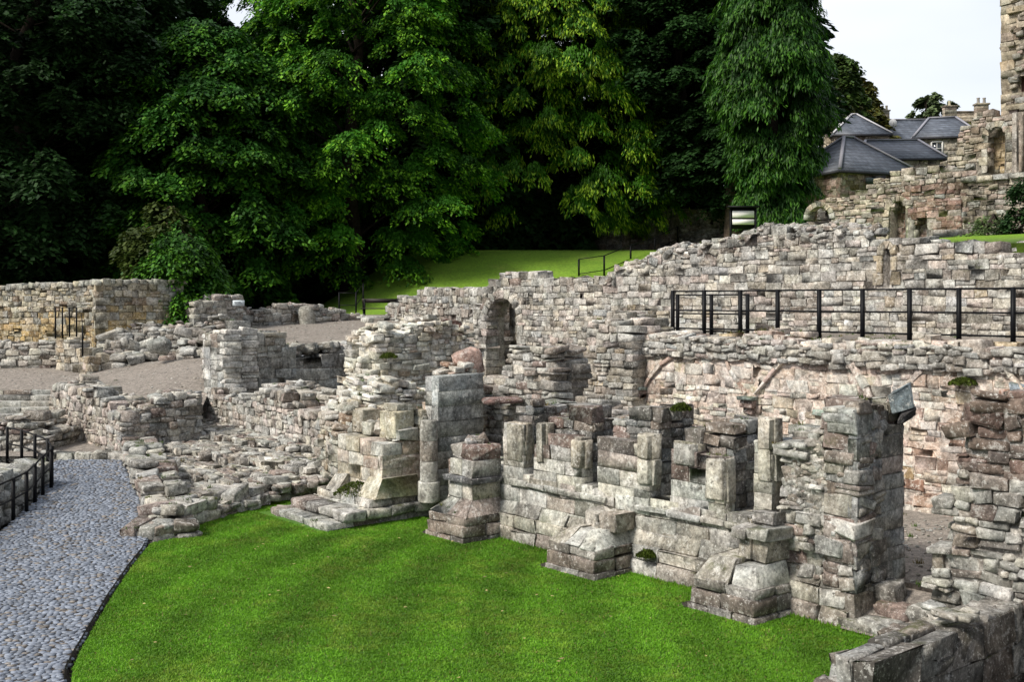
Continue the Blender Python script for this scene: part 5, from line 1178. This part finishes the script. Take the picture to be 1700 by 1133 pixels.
tree('ivy_bush', 'dark ragged bush hanging over the end of the garden wall, below the drooping tree', 300, 40.6, 1.25, 3.2, 6.6, 130, 330, .08, group='bushes by the ruins', shape='broad', pad=(.9, .35), droop=.9, seed=41, leaf=(.16, .055), limbs=12, zg=2.0, colA=(.016, .065, .006), colB=(.045, .15, .012), colT=(.08, .22, .014))
AU = dict(colA=(.07, .10, .025), colB=(.17, .15, .03))
tree('autumn_tree', 'green and brown tree behind the pavilion, right of the narrow cypress', 1402, 108, 4.6, 12, 25.8, 150, 260, .4, group='trees beyond the houses', shape='broad', pad=(1.6, .7), leaf=(.5, .22), seed=50, zg=9, **AU)
tree('autumn_tree', 'dark green tree hard against the narrow cypress, behind the pavilion', 1368, 100, 4.0, 11, 26.5, 120, 260, .4, group='trees beyond the houses', shape='broad', pad=(1.6, .7), leaf=(.4, .17), seed=51, zg=9, colA=(.03, .07, .015), colB=(.07, .12, .02))
tree('autumn_tree', 'open-crowned tree rising behind the ridge of the long slate roof', 1543, 125, 3.6, 19, 27.6, 70, 230, .3, group='trees beyond the houses', shape='broad', pad=(1.2, .4), leaf=(.5, .2), seed=52, zg=10, colA=(.06, .09, .04), colB=(.11, .15, .06))
tree('autumn_tree', 'round green treetop behind the right-hand chimney', 1590, 130, 3.0, 18, 25.6, 60, 230, .3, group='trees beyond the houses', shape='broad', pad=(1.2, .5), leaf=(.5, .22), seed=53, zg=10, **AU)
tree('hedge_tree', 'dark clipped conifer at the right edge below the church tower', 1716, 33, .5, 5.7, 7.6, 40, 260, .06, group='bushes by the ruins', shape='cone', pad=(.35, .2), leaf=(.1, .04), seed=54, limbs=4, zg=5.6, **DK)
tree('garden_shrub', 'light green shrub growing in front of the high stepped wall', 1645, 34, .42, 5.9, 6.6, 18, 160, .02, group='bushes by the ruins', shape='broad', pad=(.3, .15), leaf=(.1, .03), seed=55, limbs=4, zg=5.8, colA=(.07, .12, .04), colB=(.12, .18, .06))
tree('garden_shrub', 'low leafy plant on the grass left of the light green shrub', 1605, 33, .5, 5.8, 6.1, 14, 140, .02, group='bushes by the ruins', shape='broad', pad=(.3, .12), leaf=(.12, .05), seed=56, limbs=4, zg=5.6, colA=(.07, .14, .02), colB=(.13, .24, .03))
UV_, UC = [], []
for k_ in range(6):
    x, y = -4+k_*3.0, 76+(k_ % 2)*1.5; V, c, _ = crown(2.8, 9, 17, 90, 170, 'broad', leaf=(.5, .2), pad=(1.4, .9), seed=180+k_, **DK); UV_.append(V+np.array([x, y, 0])); UC.append(c)
for k_ in range(15):
    x, y = -34+k_*2.6, 63+(k_ % 3)*1.6; g0 = terz(x, y); V, c, _ = crown(2.0, g0-.2, g0+3.6, 60, 150, 'broad', leaf=(.4, .16), pad=(1.0, .6), seed=80+k_, **DK); UV_.append(V+np.array([x, y, 0])); UC.append(c)
V = np.concatenate(UV_); o = mk('undergrowth', V, np.arange(len(V)).reshape(-1, 4), np.concatenate(UC), M_LEAF); tag(o, 'dark evergreen undergrowth filling the shade beneath the woodland trees', 'undergrowth', kind='stuff')
# moss clumps on the ledges
def moss(px, py, Y, rx, rz, label):
    g = np.random.default_rng(int(px)); m = 900; c = pt(px, py, Y); a = g.random(m)*2*pi; r_ = np.sqrt(g.random(m))
    P = np.stack([c[0]+np.cos(a)*r_*rx, c[1]+np.sin(a)*r_*rx*.7, c[2]+(1-r_**2)*rz], -1); s = g.uniform(.012, .035, m)[:,None]
    dr = g.normal(size=(m, 3)); V = np.stack([P-dr*s*.5, P+dr*s*.5, P+np.array([0, 0, 1])*s*1.3+g.normal(size=(m, 3))*.01], 1)
    col = np.array([.045, .065, .008])*g.uniform(.5, 2.1, (m, 1)); o = mk('moss_clump', V.reshape(-1, 3), np.arange(m*3).reshape(-1, 3), np.repeat(col, 3, 0), M_BLADE); tag(o, label, 'moss', kind='thing')
moss(592, 822, 20.0, .42, .22, 'thick brown green moss on the base of the angle buttress'); moss(528, 668, 27.5, .22, .12, 'yellow green moss cushion on the short rubble wall')
moss(1130, 682, Yv(1130, 12.4), .16, .08, 'moss cushion on the broken window jamb'); moss(1075, 925, 15.7, .16, .07, 'green moss low on the plinth right of the middle buttress')
moss(1600, 640, Yv(1600, 16.9), .25, .1, 'dark moss patch on the pinkish vault wall'); moss(645, 595, 24.5, .2, .1, 'moss on a ledge of the lime rubble mass')
bpy.context.view_layer.update(); dg = bpy.context.evaluated_depsgraph_get(); VV = []; CC = []
for _ in range(2600):
    Y = random.uniform(12.5, 33); px = random.uniform(60, 1690); x, y = xy(px, Y); hit = scn.ray_cast(dg, (x, y, 7), (0, 0, -1))
    if not hit[0] or hit[2][2] < .6 or abs(hit[1][2]) < .06: continue
    nm = hit[4].name
    if not any(k in nm for k in ('wall', 'foundation', 'rubble', 'bank', 'buttress', 'gravel', 'plinth', 'base', 'coping', 'crown')): continue
    if 'gravel' in nm and random.random() < .5: continue
    if nm.startswith('crown') and 'rubble' not in nm: continue
    if vnoise(np.array([[x, y]])+50, 1.4, 21)[0] < .52: continue
    L0 = random.uniform(.03, .085); cc = np.array(random.choice([(.07, .13, .02), (.12, .14, .035), (.05, .09, .015), (.16, .13, .05)]))
    for b in range(random.randint(8, 22)):
        a = random.uniform(0, 2*pi); l = L0*random.uniform(.5, 1.2); q = np.array(hit[1])+np.array([random.gauss(0, .03), random.gauss(0, .03), -.01]); sd2 = np.array([-sin(a), cos(a), 0])*.008
        VV += [q-sd2, q+sd2, q+np.array([cos(a)*l*.6, sin(a)*l*.6, l])]; CC += [cc*random.uniform(.6, 1.4)]*3
o = mk('wall_weeds', VV, np.arange(len(VV)).reshape(-1, 3), np.array(CC), M_BLADE); tag(o, 'small grass tufts and weeds rooted in the joints and tops of the ruined walls', 'weeds', kind='stuff')
for o in bpy.data.objects:
    for k in ('_o', '_fr'):
        if k in o: del o[k]
